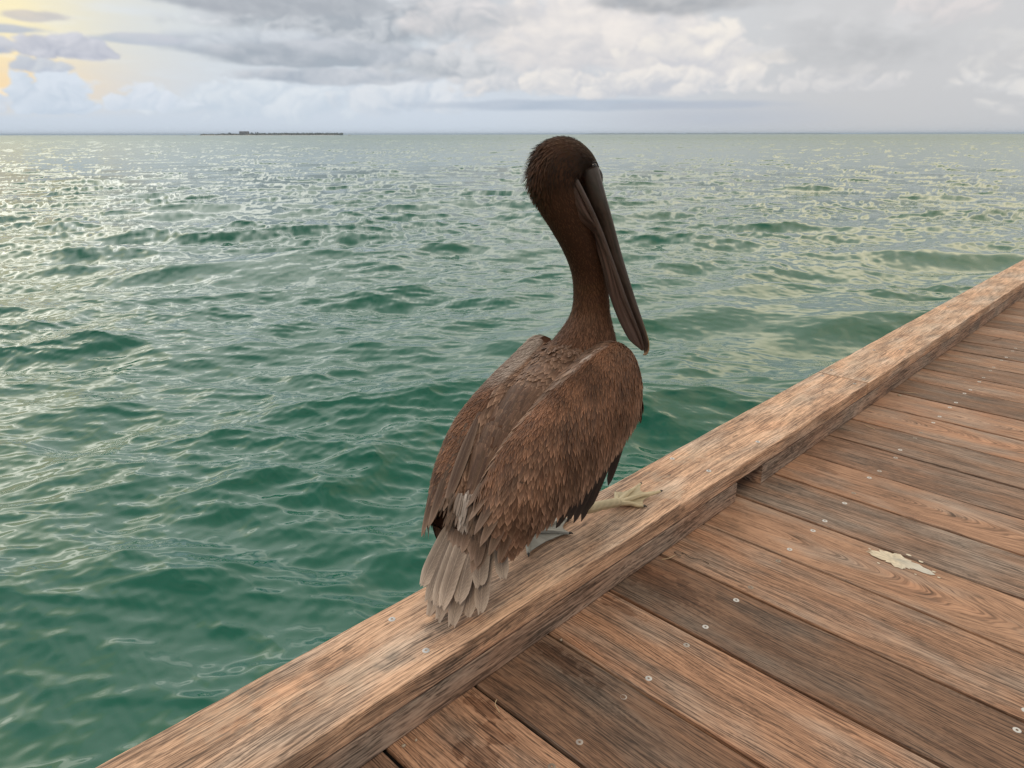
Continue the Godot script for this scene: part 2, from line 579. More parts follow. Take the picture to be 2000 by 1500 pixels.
func build_far_land() -> void:
	var rg := RandomNumberGenerator.new()
	rg.seed = 91
	var dist := 2500.0
	var sand := mat(lin(0.42, 0.38, 0.30), 0.95)
	var leaf := mat(Color.WHITE, 0.95)
	leaf.vertex_color_use_as_albedo = true
	var p0 := far_point(-0.4195, dist)
	var p1 := far_point(-0.2255, dist)
	structure(put("island", ridge(p0, p1, 90.0, 2.2, 5, 160), sand), "low sandy island on the horizon left of the middle", "")
	var md := MD.new()
	for k in 420:
		var t := rg.randf()
		t = t * 0.985 + 0.005
		var inland := rg.randf_range(14.0, 50.0)
		if t < 0.23:
			inland = rg.randf_range(26.0, 55.0)
		var hgt := 3.0 + 2.2 * sstep(0.1, 0.6, t) + rg.randf_range(-0.8, 1.6)
		clump(md, p0.lerp(p1, t) + dir_at(0, 0) * inland + Vector3(0, hgt * 0.55 + 0.6, 0), rg.randf_range(3.0, 6.0), hgt * 0.55, rg)
	md.smooth()
	var scrub := put("island_scrub", md.mesh(), leaf)
	scrub.set_meta("kind", "stuff")
	tag(scrub, "dark green scrub covering the low island on the horizon", "shrubs")
	# the fort and the trees beside it
	var fort := thing("brick_fort", far_point(-0.3547, dist + 30.0))
	tag(fort, "dark blocky fort standing on the low island", "fort")
	fort.rotation_degrees.y = VIEW_YAW
	var brick := mat(lin(0.15, 0.135, 0.125), 0.9)
	var bm := BoxMesh.new()
	bm.size = Vector3(27, 11.5, 20)
	put("wall", bm, brick, fort, Vector3(0, 6.2, 0))
	for k in 6:
		var par := BoxMesh.new()
		par.size = Vector3(2.6, 1.0, 20.4)
		put("parapet", par, brick, fort, Vector3(-11.4 + k * 4.56, 12.45, 0))
	for row in 2:
		for k in 5:
			var wn := BoxMesh.new()
			wn.size = Vector3(1.6, 2.0, 0.5)
			put("window", wn, mat(lin(0.02, 0.02, 0.022), 0.6), fort, Vector3(-9.5 + k * 4.75, 4.6 + row * 4.2, 10.0))
	var bark := mat(lin(0.10, 0.08, 0.06), 0.9)
	var spots := [[-0.3745, 9.0, 7.0, "small dark tree standing left of the fort"], [-0.3835, 6.5, 6.0, "lowest dark tree, farthest left of the fort"], [-0.3450, 9.5, 7.0, "dark tree just right of the fort"], [-0.3375, 10.5, 8.0, "tallest dark tree, farther right of the fort"]]
	for s in spots:
		var tr := thing("island_tree", far_point(s[0], dist + 35.0))
		tag(tr, s[3], "tree", "trees beside the island fort")
		var tm := CylinderMesh.new()
		tm.top_radius = 0.25
		tm.bottom_radius = 0.5
		tm.height = s[1] * 0.6
		tm.radial_segments = 8
		put("trunk", tm, bark, tr, Vector3(0, s[1] * 0.3 + 0.5, 0))
		var cm := MD.new()
		for k in 14:
			clump(cm, Vector3(rg.randfn(0, s[2] * 0.28), s[1] * rg.randf_range(0.42, 0.95), rg.randfn(0, s[2] * 0.28)), rg.randf_range(1.2, 2.2), rg.randf_range(0.9, 1.6), rg)
		cm.smooth()
		put("crown", cm.mesh(), leaf, tr)
	# the long thin shores far to the right
	var shore := mat(lin(0.10, 0.13, 0.13), 0.95)
	var a := put("far_shore", ridge(far_point(0.085, 7000.0), far_point(0.449, 7000.0), 400.0, 12.0, 9, 220, 0.10), shore)
	structure(a, "long thin wooded shore on the horizon right of the bird")
	var b := put("far_shore", ridge(far_point(0.475, 12000.0), far_point(0.64, 12000.0), 500.0, 16.0, 12, 160, 0.2), shore)
	structure(b, "faint low shore on the horizon at far right")
	# two white boats
	var hull := mat(lin(0.75, 0.75, 0.73), 0.4)
	for s in [[-0.2155, 2000.0, "tiny white boat right of the low island"], [-0.434, 2200.0, "tiny white boat left of the low island"]]:
		var bt := thing("motor_boat", far_point(s[0], s[1]))
		bt.rotation_degrees.y = VIEW_YAW + 8.0
		tag(bt, s[2], "boat", "boats near the low island")
		var hm := MD.new()
		for k in 9:
			var t := k / 8.0
			var wd := 1.3 * sqrt(1.0 - pow(maxf(t - 0.45, 0.0) / 0.55, 2.0)) + 0.02
			var sh := 1.1 + 0.5 * t * t
			for q in [[-1.0, sh], [-0.75, -0.2], [0.75, -0.2], [1.0, sh]]:
				hm.add(Vector3(-4.0 + 8.0 * t, q[1], q[0] * wd), Vector3(0, 0.2, q[0]))
		for k in 8:
			for q in 4:
				hm.quad(k * 4 + q, k * 4 + (q + 1) % 4, k * 4 + 4 + (q + 1) % 4, k * 4 + 4 + q)
		hm.smooth()
		put("hull", hm.mesh(), hull, bt)
		var cb := BoxMesh.new()
		cb.size = Vector3(2.2, 1.4, 1.7)
		put("cabin", cb, hull, bt, Vector3(-0.4, 1.8, 0))
		var rf := BoxMesh.new()
		rf.size = Vector3(3.0, 0.15, 2.0)
		put("roof", rf, hull, bt, Vector3(-0.5, 2.6, 0))

# ------------------------------------------------------------------ timber
# One weathered board: fine grain along u, slower colour changes, stains. spots = [u, v, radius along, radius across, strength, kind]
func wood_rows(w: int, h: int, size: Vector2, sd: int, tone: Vector3, grey: float, contrast: float, blotch: float, loops: Vector3, spots: Array) -> Image:
	var n1 := noise(sd * 7 + 1, 3)
	var n2 := noise(sd * 7 + 2, 2)
	var n3 := noise(sd * 7 + 3, 4)
	var n4 := noise(sd * 7 + 4, 4, 0.55)
	var rows := []
	rows.resize(h)
	threads(h, func(y: int) -> void:
		var b := PackedByteArray()
		b.resize(w * 3)
		var v := (y + 0.5) * size.y / h
		for x in w:
			var u := (x + 0.5) * size.x / w
			var c := v + n1.get_noise_2d(u * 1.3, v * 5.0) * 0.016
			if loops.z > 0.0:    # a flat-sawn figure: long nested arches
				var du := (u - loops.x) * loops.z
				var dv := v - loops.y
				c = sqrt(dv * dv + maxf(du, 0.0) * maxf(du, 0.0) * 0.02 + 0.00002) + n1.get_noise_2d(u * 2.0, v * 8.0) * 0.012 + maxf(du, 0.0) * 0.03
			var g1 := n2.get_noise_2d(u * 1.6, c * 115.0)
			var g2 := n2.get_noise_2d(u * 4.5 + 31.0, c * 310.0)
			var g3 := n2.get_noise_2d(u * 22.0, c * 420.0 + 9.0)
			var t := 0.60 + contrast * (g1 * 0.30 + g2 * 0.58 + minf(g3, 0.15) * 0.70)
			var bl := n3.get_noise_2d(u * 3.2, v * 11.0 + 5.0)
			t -= sstep(0.10, 0.40, -g2) * 0.38 * contrast + sstep(0.2, 0.5, -g1) * 0.12 * contrast
			t += blotch * bl * 0.55
			var fine := n4.get_noise_2d(u * 34.0, v * 70.0)
			t += fine * 0.10 * blotch
			t = clampf(t, 0.0, 1.0)
			var k := 0.26 + 0.98 * t
			var col := Vector3(tone.x * k, tone.y * k * (0.93 + 0.07 * t), tone.z * k * (0.9 + 0.1 * t))
			var gw := clampf(grey + n3.get_noise_2d(u * 2.2 + 50.0, v * 7.0) * 0.7, 0.0, 0.65)
			var lum := col.x * 0.45 + col.y * 0.45 + col.z * 0.10
			col = col.lerp(Vector3(lum * 1.16, lum * 1.01, lum * 0.86), gw)
			var red := clampf(n4.get_noise_2d(u * 1.8 + 90.0, v * 6.0) * 1.0 - 0.15, 0.0, 0.3)
			col = col.lerp(Vector3(col.x * 1.06, col.y * 0.86, col.z * 0.74), red)
			var dk := n4.get_noise_2d(u * 7.0 + 20.0, v * 22.0)
			if dk > 0.42:       # dark marks
				col *= 1.0 - clampf((dk - 0.42) * 2.6, 0.0, 0.4) * minf(1.0, blotch * 1.5)
			for s in spots:
				var dx: float = (u - s[0]) / s[2]
				var dy: float = (v - s[1]) / s[3]
				var d := 1.0 - sqrt(dx * dx + dy * dy) + n4.get_noise_2d(u * 22.0, v * 26.0) * 0.9 + g1 * 0.12
				if d > 0.0:
					var e := sstep(0.0, 0.35 if s[5] == 0 else 0.85, d) * float(s[4]) * (0.8 - g2 * 0.5)
					if s[5] == 0:      # soaked in: dark, red
						col = col.lerp(Vector3(col.x * 0.42, col.y * 0.30, col.z * 0.22), e)
					elif s[5] == 1:    # grey-black mildew
						col = col.lerp(Vector3(col.x * 0.42, col.y * 0.47, col.z * 0.52), e)
					else:              # bleached
						col = col.lerp(Vector3(0.50, 0.385, 0.29) * (0.72 + 0.5 * t), e)
			b[x * 3] = int(clampf(pow(maxf(col.x, 0.0), 0.4545), 0.0, 1.0) * 255.0)
			b[x * 3 + 1] = int(clampf(pow(maxf(col.y, 0.0), 0.4545), 0.0, 1.0) * 255.0)
			b[x * 3 + 2] = int(clampf(pow(maxf(col.z, 0.0), 0.4545), 0.0, 1.0) * 255.0)
		rows[y] = b)
	var data := PackedByteArray()
	for y in h:
		data.append_array(rows[y])
	var im := Image.create_from_data(w, h, false, Image.FORMAT_RGB8, data)
	im.generate_mipmaps()
	return im

func wood(w: int, h: int, size: Vector2, sd: int, tone: Vector3, grey := 0.25, contrast := 1.0, blotch := 0.6, loops := Vector3.ZERO, spots := []) -> StandardMaterial3D:
	var tx := ImageTexture.create_from_image(wood_rows(w, h, size, sd, tone, grey, contrast, blotch, loops, spots))
	var m := StandardMaterial3D.new()
	m.albedo_texture = tx
	m.roughness = 0.72
	m.metallic_specular = 0.4
	m.heightmap_enabled = true
	m.heightmap_texture = tx
	m.heightmap_scale = 0.10
	return m

var screw_meshes := []
func make_screws() -> void:
	for kind in 3:
		var md := MD.new()
		var dk := MD.new()
		var seg := 24
		var ring := []
		for k in seg:
			var a := TAU * k / seg
			var d := Vector3(cos(a), 0, sin(a))
			var sr := 0.0033 if k % 4 == 0 else (0.0019 if k % 4 == 2 else 0.0026)
			ring.append([d * 0.0078, d * 0.0072 + Vector3.UP * 0.0007, d * sr + Vector3.UP * 0.0006, d * sr * 0.9 - Vector3.UP * 0.0016, d])
		for k in seg:
			var p: Array = ring[k]
			md.add(p[0], (p[4] + Vector3.UP).normalized())
			md.add(p[1], (p[4] * 0.3 + Vector3.UP).normalized())
			md.add(p[2], Vector3.UP)
			dk.add(p[2], -p[4])
			dk.add(p[3], Vector3.UP)
		dk.add(Vector3(0, -0.0016, 0), Vector3.UP)
		for k in seg:
			var o := (k + 1) % seg
			md.quad(k * 3, k * 3 + 1, o * 3 + 1, o * 3)
			md.quad(k * 3 + 1, k * 3 + 2, o * 3 + 2, o * 3 + 1)
			dk.quad(k * 2, k * 2 + 1, o * 2 + 1, o * 2)
			dk.tri(k * 2 + 1, o * 2 + 1, seg * 2)
		md.face_outwards()
		dk.face_outwards()
		var am := ArrayMesh.new()
		am.add_surface_from_arrays(Mesh.PRIMITIVE_TRIANGLES, md.arrays())
		am.add_surface_from_arrays(Mesh.PRIMITIVE_TRIANGLES, dk.arrays())
		var c: Color = [lin(0.52, 0.51, 0.50), lin(0.36, 0.32, 0.29), lin(0.24, 0.19, 0.15)][kind]
		var hm := mat(c, 0.42)
		hm.metallic = 0.35
		am.surface_set_material(0, hm)
		am.surface_set_material(1, mat(lin(0.015, 0.012, 0.012), 0.8))
		screw_meshes.append(am)

func screw(parent: Node, at: Vector3, kind: int, turn: float) -> void:
	var o := put("screw", screw_meshes[kind], null, parent, at)
	o.rotation.y = turn

# ------------------------------------------------------------------ the deck
const PITCH := 0.2377
const BOARD_LEN := 2.6
func build_deck() -> void:
	make_screws()
	var rg := RandomNumberGenerator.new()
	rg.seed = 3
	var deck := thing("boardwalk")
	structure(deck, "weathered brown hardwood boardwalk of wide screwed planks beside the water")
	var tones := []
	for c in [Vector3(0.33, 0.205, 0.142), Vector3(0.26, 0.158, 0.108), Vector3(0.35, 0.215, 0.148), Vector3(0.27, 0.175, 0.128), Vector3(0.34, 0.215, 0.150), Vector3(0.31, 0.190, 0.130), Vector3(0.28, 0.175, 0.125)]:
		tones.append(Vector3(c.x * 1.24, c.y * 1.15, c.z * 1.02))
	# the nearest boards have textures of their own (with the stains that lie on them), those farther off share six
	var own := {}
	var sz := Vector2(BOARD_LEN, 0.30)
	var own_spots := {
		0: [],
		1: [[0.355, 0.125, 0.055, 0.035, 0.9, 0], [0.34, 0.06, 0.05, 0.022, 0.8, 0], [0.27, 0.03, 0.06, 0.02, 0.8, 0], [0.28, 0.10, 0.06, 0.08, 0.5, 1]],
		2: [[0.30, 0.045, 0.12, 0.03, 0.85, 0], [0.40, 0.13, 0.22, 0.07, 0.45, 1], [0.28, 0.20, 0.06, 0.03, 0.5, 1]],
		3: [[0.26, 0.035, 0.09, 0.018, 0.9, 0], [0.40, 0.16, 0.12, 0.02, 0.5, 1]],
		4: [[0.28, 0.12, 0.15, 0.06, 0.6, 0], [0.52, 0.05, 0.20, 0.03, 0.5, 1]],
		5: [[0.28, 0.20, 0.06, 0.03, 0.5, 1]],
		6: [[0.27, 0.18, 0.06, 0.03, 0.4, 1]],
		7: [[0.28, 0.10, 0.10, 0.08, 0.7, 1]],
		8: [[0.34, 0.17, 0.12, 0.04, 0.45, 1], [0.34, 0.08, 0.05, 0.02, 0.6, 0]],
		9: [[0.50, 0.16, 0.25, 0.05, 0.6, 1]]}
	var own_tone := [3, 0, 1, 2, 1, 0, 4, 3, 0, 6]
	var strength := [0.8, 1.02, 0.70, 1.0, 0.70, 0.98, 1.02, 0.95, 1.0, 0.85]
	var loops := {6: Vector3(0.36, 0.13, 0.9), 8: Vector3(0.55, 0.12, 1.0)}
	for k in 10:
		own[k] = wood(2048, 256, sz, 20 + k, (tones[own_tone[k]] as Vector3) * float(strength[k]), 0.10 if k != 7 else 0.32, 0.48 if loops.has(k) else 0.80, 0.55, loops.get(k, Vector3.ZERO), own_spots[k])
	var shared := []
	for k in 6:
		var lp := Vector3(0.5, 0.13, 0.8) if k == 2 else Vector3.ZERO
		var sp := [[0.34, 0.13, 0.10, 0.09, 0.75, 0]] if k == 4 else []
		shared.append(wood(1024, 256, sz, 50 + k, (tones[k % 7] as Vector3) * [1.0, 0.8, 1.05, 0.9, 0.95, 0.78][k], 0.18, 0.45 if k == 2 else 0.78, 0.5, lp, sp))
	for k in range(-3, 62):
		# board k lies between the joints at z = -(0.5863 + k * PITCH) and the next
		var z0 := -(0.5863 + (k - 1) * PITCH)
		var gap := rg.randf_range(0.0085, 0.0125)
		var mw := PITCH - gap
		var mt: StandardMaterial3D
		if own.has(k):
			mt = own[k]
		else:
			mt = shared[posmod(k * 5 + k / 6, 6)]
		var cuts := 20 if k < 16 else 6
		var off := Vector2(0, 0) if own.has(k) else Vector2(rg.randf() * 0.5, 0)
		var mesh := timber(BOARD_LEN, mw, 0.038, 0.0035, Vector3.RIGHT, Vector3.BACK if own.has(k) or k % 2 == 0 else Vector3.FORWARD, Vector2(BOARD_LEN, 0.30), off, 100 + k, 0.0012, cuts)
		var o := put("plank", mesh, mt, deck, Vector3(-1.136, -0.019 - rg.randf_range(0.0, 0.0016), z0 - PITCH / 2))
		o.rotation.z = rg.randfn(0.0, 0.0006)
		o.rotation.x = rg.randfn(0.0, 0.004)
		for row in [0.465, 1.075, 1.685, 2.295]:
			for s in [-1.0, 1.0]:
				if k < 22 and rg.randf() < 0.95:
					var inset: float = mw / 2 - 0.036 + rg.randf_range(-0.006, 0.008)
					screw(o, Vector3(row + rg.randf_range(-0.005, 0.006), 0.0189, s * inset), 0 if (k in [4, 6, 7]) else rg.randi_range(0, 2), rg.randf() * TAU)
	# black strips added in the joints to keep the gaps dark
	var joint_black := mat(lin(0.010, 0.009, 0.009), 0.9, 0.2)
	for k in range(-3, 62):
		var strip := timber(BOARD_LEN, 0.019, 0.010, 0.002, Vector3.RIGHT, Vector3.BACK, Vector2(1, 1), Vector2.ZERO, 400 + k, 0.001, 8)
		put("joint_dark_strip", strip, joint_black, deck, Vector3(-1.136, -0.0165, -(0.5863 + k * PITCH)))
	# what carries the boards
	var jm := wood(512, 128, Vector2(2.0, 0.5), 70, Vector3(0.12, 0.085, 0.06), 0.3, 0.8, 0.5)
	for x in [-1.06, -0.67, -0.06, 0.55, 1.16]:
		var bm := timber(16.0, 0.075, 0.235, 0.004, Vector3.FORWARD, Vector3.RIGHT, Vector2(2.0, 0.5), Vector2(x, 0), 60, 0.001, 30)
		put("joist", bm, jm, deck, Vector3(x, -0.160, 1.0))
	var fm := timber(16.0, 0.030, 0.30, 0.004, Vector3.FORWARD, Vector3.RIGHT, Vector2(2.0, 0.5), Vector2(0.3, 0), 61, 0.001, 30)
	put("fascia_board", fm, jm, deck, Vector3(-1.153, -0.0825, 1.0))

func build_curb() -> void:
	var curb := thing("timber_curb", Vector3(-1.03, 0, 0))
	tag(curb, "thick weathered timber curb along the water edge of the boardwalk, the bird on it", "curb")
	# the tops of the cap timbers; v runs round the section (0.54 m), starting on top
	var per := 0.56
	var len0 := 3.7
	var near_spots := [[0.87, 0.05, 0.10, 0.05, 0.5, 2], [1.08, 0.12, 0.12, 0.05, 0.55, 2], [0.80, 0.10, 0.22, 0.016, 0.55, 1], [0.92, 0.02, 0.05, 0.015, 0.7, 1], [1.05, 0.08, 0.10, 0.02, 0.5, 1], [1.16, 0.15, 0.06, 0.03, 0.65, 1], [1.30, 0.13, 0.08, 0.04, 0.75, 1], [1.42, 0.16, 0.07, 0.03, 0.6, 1], [0.66, 0.05, 0.10, 0.02, 0.5, 1], [1.75, 0.12, 0.25, 0.06, 0.4, 1], [2.16, 0.15, 0.06, 0.06, 0.7, 2], [2.22, 0.06, 0.04, 0.05, 0.6, 2], [2.45, 0.06, 0.16, 0.04, 0.55, 2], [2.50, 0.14, 0.06, 0.03, 0.6, 1], [2.75, 0.05, 0.08, 0.03, 0.5, 1], [3.2, 0.08, 0.15, 0.05, 0.5, 2], [1.0, 0.265, 0.5, 0.03, 0.6, 1], [1.55, 0.265, 0.08, 0.02, 0.5, 1], [2.1, 0.265, 0.04, 0.03, 0.7, 1], [1.3, 0.265, 0.1, 0.012, 0.8, 1]]
	var m0 := wood(2048, 512, Vector2(len0, per), 81, Vector3(0.64, 0.415, 0.275), 0.08, 0.72, 0.90, Vector3.ZERO, near_spots)
	var m1 := wood(2048, 512, Vector2(len0, per), 82, Vector3(0.64, 0.425, 0.285), 0.14, 0.70, 0.7, Vector3.ZERO, [[0.25, 0.06, 0.1, 0.05, 0.6, 2], [1.2, 0.1, 0.3, 0.06, 0.5, 2], [0.9, 0.07, 0.05, 0.02, 0.5, 0]])
	var mb := wood(2048, 256, Vector2(len0, 0.60), 83, Vector3(0.40, 0.262, 0.185), 0.30, 0.8, 0.8)
	var caps := [[0.5, 3.5865, m0, Vector2(0, -0.577)], [-3.0945, 3.598, m1, Vector2(0.0, -0.577)], [-6.6955, 3.6, m0, Vector2(0.02, -0.577)], [-10.3, 3.6, m1, Vector2(0.02, -0.577)]]
	var rg := RandomNumberGenerator.new()
	rg.seed = 15
	for c in caps:
		var off: Vector2 = c[3]
		var me := timber(c[1], 0.2165, 0.0525, 0.0038, Vector3.FORWARD, Vector3.RIGHT, Vector2(len0, per), off, 300 + int(absf(c[0])), 0.0015, 90)
		var o := put("cap_timber", me, c[2], curb, Vector3(0, CAP_TOP - 0.02625, c[0]))
		var zs := []
		if c[0] > 0.0:
			zs = [[-0.737, -1.096], [-0.726, -0.965], [-1.867, -1.107], [-1.870, -0.976], [-2.189, -0.971], [-3.05, -1.10], [-3.04, -0.96], [-0.10, -1.09], [-0.09, -0.97]]
		elif c[0] > -4.0:
			zs = [[-3.16, -1.105], [-3.13, -0.955], [-3.62, -1.08], [-3.72, -0.99], [-4.9, -1.09], [-4.93, -0.97], [-6.1, -1.09], [-6.62, -0.97]]
		for s in zs:
			screw(o, Vector3(float(s[1]) + 1.03, 0.0268, float(s[0]) - float(c[0])), 0 if s[0] > -3.0 else 1, rg.randf() * TAU)
	# the lower timbers stand a little back and leave drain gaps
	var zc := [0.62, -1.965, -2.142, -4.992, -4.996, -7.8, -7.98, -12.0]
	for k in 4:
		var l := absf(zc[k * 2 + 1] - zc[k * 2])
		var me := timber(l, 0.2055, 0.0690, 0.003, Vector3.FORWARD, Vector3.RIGHT, Vector2(len0, 0.60), Vector2(k * 0.1, 0.3), 320 + k, 0.001, 40)
		put("base_timber", me, mb, curb, Vector3(0.0045, 0.0348, zc[k * 2]))

# ------------------------------------------------------------------ the pelican
# Its own axes: x to its right, y up from the top of the curb, -z the way its body points.
var bird: Node3D
var pr := RandomNumberGenerator.new()
var feather_mat: StandardMaterial3D
var skin_mat: StandardMaterial3D
const BROWN := Color(0.037, 0.014, 0.0072)
const PALE := Color(0.27, 0.175, 0.125)
const DARK := Color(0.022, 0.014, 0.011)

func feather_texture() -> ImageTexture:
	var w := 64
	var h := 128
	var im := Image.create_empty(w, h, false, Image.FORMAT_RGB8)
	var n := noise(61, 3)
	for y in h:
		var t := y / float(h)
		for x in w:
			var u := (x + 0.5) / w * 2.0 - 1.0
			var barb := sin((t * 46.0 + absf(u) * 7.0 + n.get_noise_2d(u * 1.5, t * 5.0) * 1.5) * TAU * 0.5)
			var k := 0.80 + 0.09 * barb + 0.16 * n.get_noise_2d(u * 3.0 + 9.0, t * 7.0)
			var shaft := exp(-pow(u / 0.055, 2.0))
			var groove := exp(-pow((absf(u) - 0.13) / 0.07, 2.0))
			k = k * (1.0 - 0.25 * groove) + shaft * 0.10
			var b := clampf(k, 0.0, 1.0)
			im.set_pixel(x, y, Color(b, b, b).linear_to_srgb())
	im.generate_mipmaps()
	return ImageTexture.create_from_image(im)

# One feather: a cambered, tapering blade. It bends from dir towards dir2 along its length.
func feather(md: MD, base: Vector3, dir: Vector3, dir2: Vector3, nrm: Vector3, length: float, width: float, mid: Color, edge: Color, tip: float, rows := 6, cols := 4, camber := 0.16, frayed := 0.0, taper := 0.5, blunt := 0.05) -> void:
	var first := md.v.size()
	var p := base
	var shade := pr.randf_range(0.86, 1.14)
	for r in rows + 1:
		var t := float(r) / rows
		var d := dir.lerp(dir2, t).normalized()
		if r > 0:
			p += d * (length / rows)
		var n := (nrm - d * nrm.dot(d)).normalized()
		var side := d.cross(n)
		var prof := minf(1.0, 0.42 + 1.5 * t) * pow(maxf(1.0 - pow(maxf((t - taper) / (1.0 - taper), 0.0), 2.0), 0.0), tip)
		prof = maxf(prof, blunt)
		for c in cols + 1:
			var x := float(c) / cols * 2.0 - 1.0
			var q := p + side * (width * 0.5 * prof * x) - n * (camber * width * prof * x * x)
			if frayed > 0.0 and r == rows:
				q += d * pr.randf_range(-frayed, frayed)
			var e := clampf(pow(absf(x), 2.0) * 0.62 + sstep(0.70, 1.0, t) * 0.62, 0.0, 1.0)
			var col := mid.lerp(edge, e) * shade
			if c * 2 == cols:
				col = col.lerp(edge, 0.25)
			md.add(q, (n + side * (x * camber * 2.2)).normalized(), Vector2(x * 0.5 + 0.5, t), col)
	for r in rows:
		for c in cols:
			var o := first + r * (cols + 1) + c
			md.quad(o, o + 1, o + cols + 2, o + cols + 1)

func put_feather(called: String, parent: Node, md: MD) -> void:
	put(called, md.mesh(), feather_mat, parent)

# A tube through stations [centre, half width, half height], its section's x along `right` (blended).
var ring_n := 36
func loft(stations: Array, cuts: int, ease := 1) -> Array:   # rows of [centre, right, up, a, b, tangent]
	var rows := []
	var n := stations.size()
	for k in n - 1:
		for s in cuts:
			rows.append(station_at(stations, k + float(s) / cuts))
	rows.append(station_at(stations, n - 1.0))
	for k in rows.size():
		var a: Vector3 = rows[maxi(k - ease, 0)][0]
		var b: Vector3 = rows[mini(k + ease, rows.size() - 1)][0]
		if ease > 1:     # wide sections in a bend must not cross: turn them slowly
			a = (rows[maxi(k - ease, 0)][0] + rows[maxi(k - ease / 2, 0)][0]) * 0.5
			b = (rows[mini(k + ease, rows.size() - 1)][0] + rows[mini(k + ease / 2, rows.size() - 1)][0]) * 0.5
		var t := (b - a).normalized()
		var right: Vector3 = rows[k][1]
		right = (right - t * right.dot(t)).normalized()
		rows[k][1] = right
		rows[k][2] = right.cross(t)
		rows[k].append(t)
	return rows

func cat(a: float, b: float, c: float, d: float, t: float) -> float:
	return 0.5 * (2.0 * b + (c - a) * t + (2.0 * a - 5.0 * b + 4.0 * c - d) * t * t + (3.0 * b - a - 3.0 * c + d) * t * t * t)

func catv(a: Vector3, b: Vector3, c: Vector3, d: Vector3, t: float) -> Vector3:
	return Vector3(cat(a.x, b.x, c.x, d.x, t), cat(a.y, b.y, c.y, d.y, t), cat(a.z, b.z, c.z, d.z, t))

func station_at(st: Array, x: float) -> Array:
	var k := clampi(int(x), 0, st.size() - 2)
	var t := x - k
	var p: Array = st[maxi(k - 1, 0)]
	var q: Array = st[k]
	var r: Array = st[k + 1]
	var s: Array = st[mini(k + 2, st.size() - 1)]
	var c := catv(p[0], q[0], r[0], s[0], t)
	return [c, (q[3] as Vector3).lerp(r[3], t), Vector3.ZERO, maxf(cat(p[1], q[1], r[1], s[1], t), 0.001), maxf(cat(p[2], q[2], r[2], s[2], t), 0.001)]

func loft_mesh(rows: Array, color_at: Callable, power := 2.0) -> MD:
	var md := MD.new()
	for k in rows.size():
		var r: Array = rows[k]
		for s in ring_n + 1:
			var a := TAU * s / ring_n
			var ca := signf(cos(a)) * pow(absf(cos(a)), 2.0 / power)
			var sa := signf(sin(a)) * pow(absf(sin(a)), 2.0 / power)
			var d: Vector3 = r[1] * ca * r[3] + r[2] * sa * r[4]
			md.add(r[0] + d, (r[1] * ca * r[4] + r[2] * sa * r[3]).normalized(), Vector2(float(s) / ring_n, float(k) / rows.size()), color_at.call(float(k) / (rows.size() - 1), a))
	for k in rows.size() - 1:
		for s in ring_n:
			var o := k * (ring_n + 1) + s
			md.quad(o, o + 1, o + ring_n + 2, o + ring_n + 1)
	for e in [0, rows.size() - 1]:
		var o: int = e * (ring_n + 1)
		var c := md.add(rows[e][0], (rows[e][5] as Vector3) * (1.0 if e else -1.0), Vector2(0.5, 0), md.c[o])
		for s in ring_n:
			md.tri(c, o + s, o + s + 1)
	return md

func loft_point(rows: Array, k: float, a: float) -> Array:   # [point, normal, tangent]
	var i := clampi(int(k), 0, rows.size() - 2)
	var t := k - i
	var q: Array = rows[i]
	var r: Array = rows[i + 1]
	var c := (q[0] as Vector3).lerp(r[0], t)
	var right := (q[1] as Vector3).lerp(r[1], t)
	var up := (q[2] as Vector3).lerp(r[2], t)
	var ha := lerpf(q[3], r[3], t)
	var hb := lerpf(q[4], r[4], t)
	return [c + right * cos(a) * ha + up * sin(a) * hb, (right * cos(a) * hb + up * sin(a) * ha).normalized(), (q[5] as Vector3).lerp(r[5], t).normalized()]

# A bicubic patch through a grid of points.
func patch(g: Array, u: float, v: float) -> Vector3:
	var nu := g.size() - 1
	var nv: int = (g[0] as Array).size() - 1
	var uu := clampf(u, 0.0, 1.0) * nu
	var vv := clampf(v, 0.0, 1.0) * nv
	var i := clampi(int(uu), 0, nu - 1)
	var j := clampi(int(vv), 0, nv - 1)
	var col := []
	for a in 4:
		var row: Array = g[clampi(i - 1 + a, 0, nu)]
		col.append(catv(row[clampi(j - 1, 0, nv)], row[j], row[j + 1], row[clampi(j + 2, 0, nv)], vv - j))
	var p := catv(col[0], col[1], col[2], col[3], uu - i)
	# beyond the edge the patch goes straight on
	if u > 1.0:
		p += (patch(g, 1.0, v) - patch(g, 0.98, v)) * ((u - 1.0) / 0.02)
	elif u < 0.0:
		p += (patch(g, 0.0, v) - patch(g, 0.02, v)) * (-u / 0.02)
	if v > 1.0:
		p += (patch(g, minf(u, 1.0), 1.0) - patch(g, minf(u, 1.0), 0.98)) * ((v - 1.0) / 0.02)
	elif v < 0.0:
		p += (patch(g, minf(u, 1.0), 0.0) - patch(g, minf(u, 1.0), 0.02)) * (-v / 0.02)
	return p

func patch_frame(g: Array, u: float, v: float, side: float) -> Array:   # [p, normal, du, dv]
	var p := patch(g, u, v)
	var du := (patch(g, u + 0.01, v) - patch(g, u - 0.01, v)) / 0.02
	var dv := (patch(g, u, v + 0.01) - patch(g, u, v - 0.01)) / 0.02
	return [p, du.cross(dv).normalized() * side, du, dv]

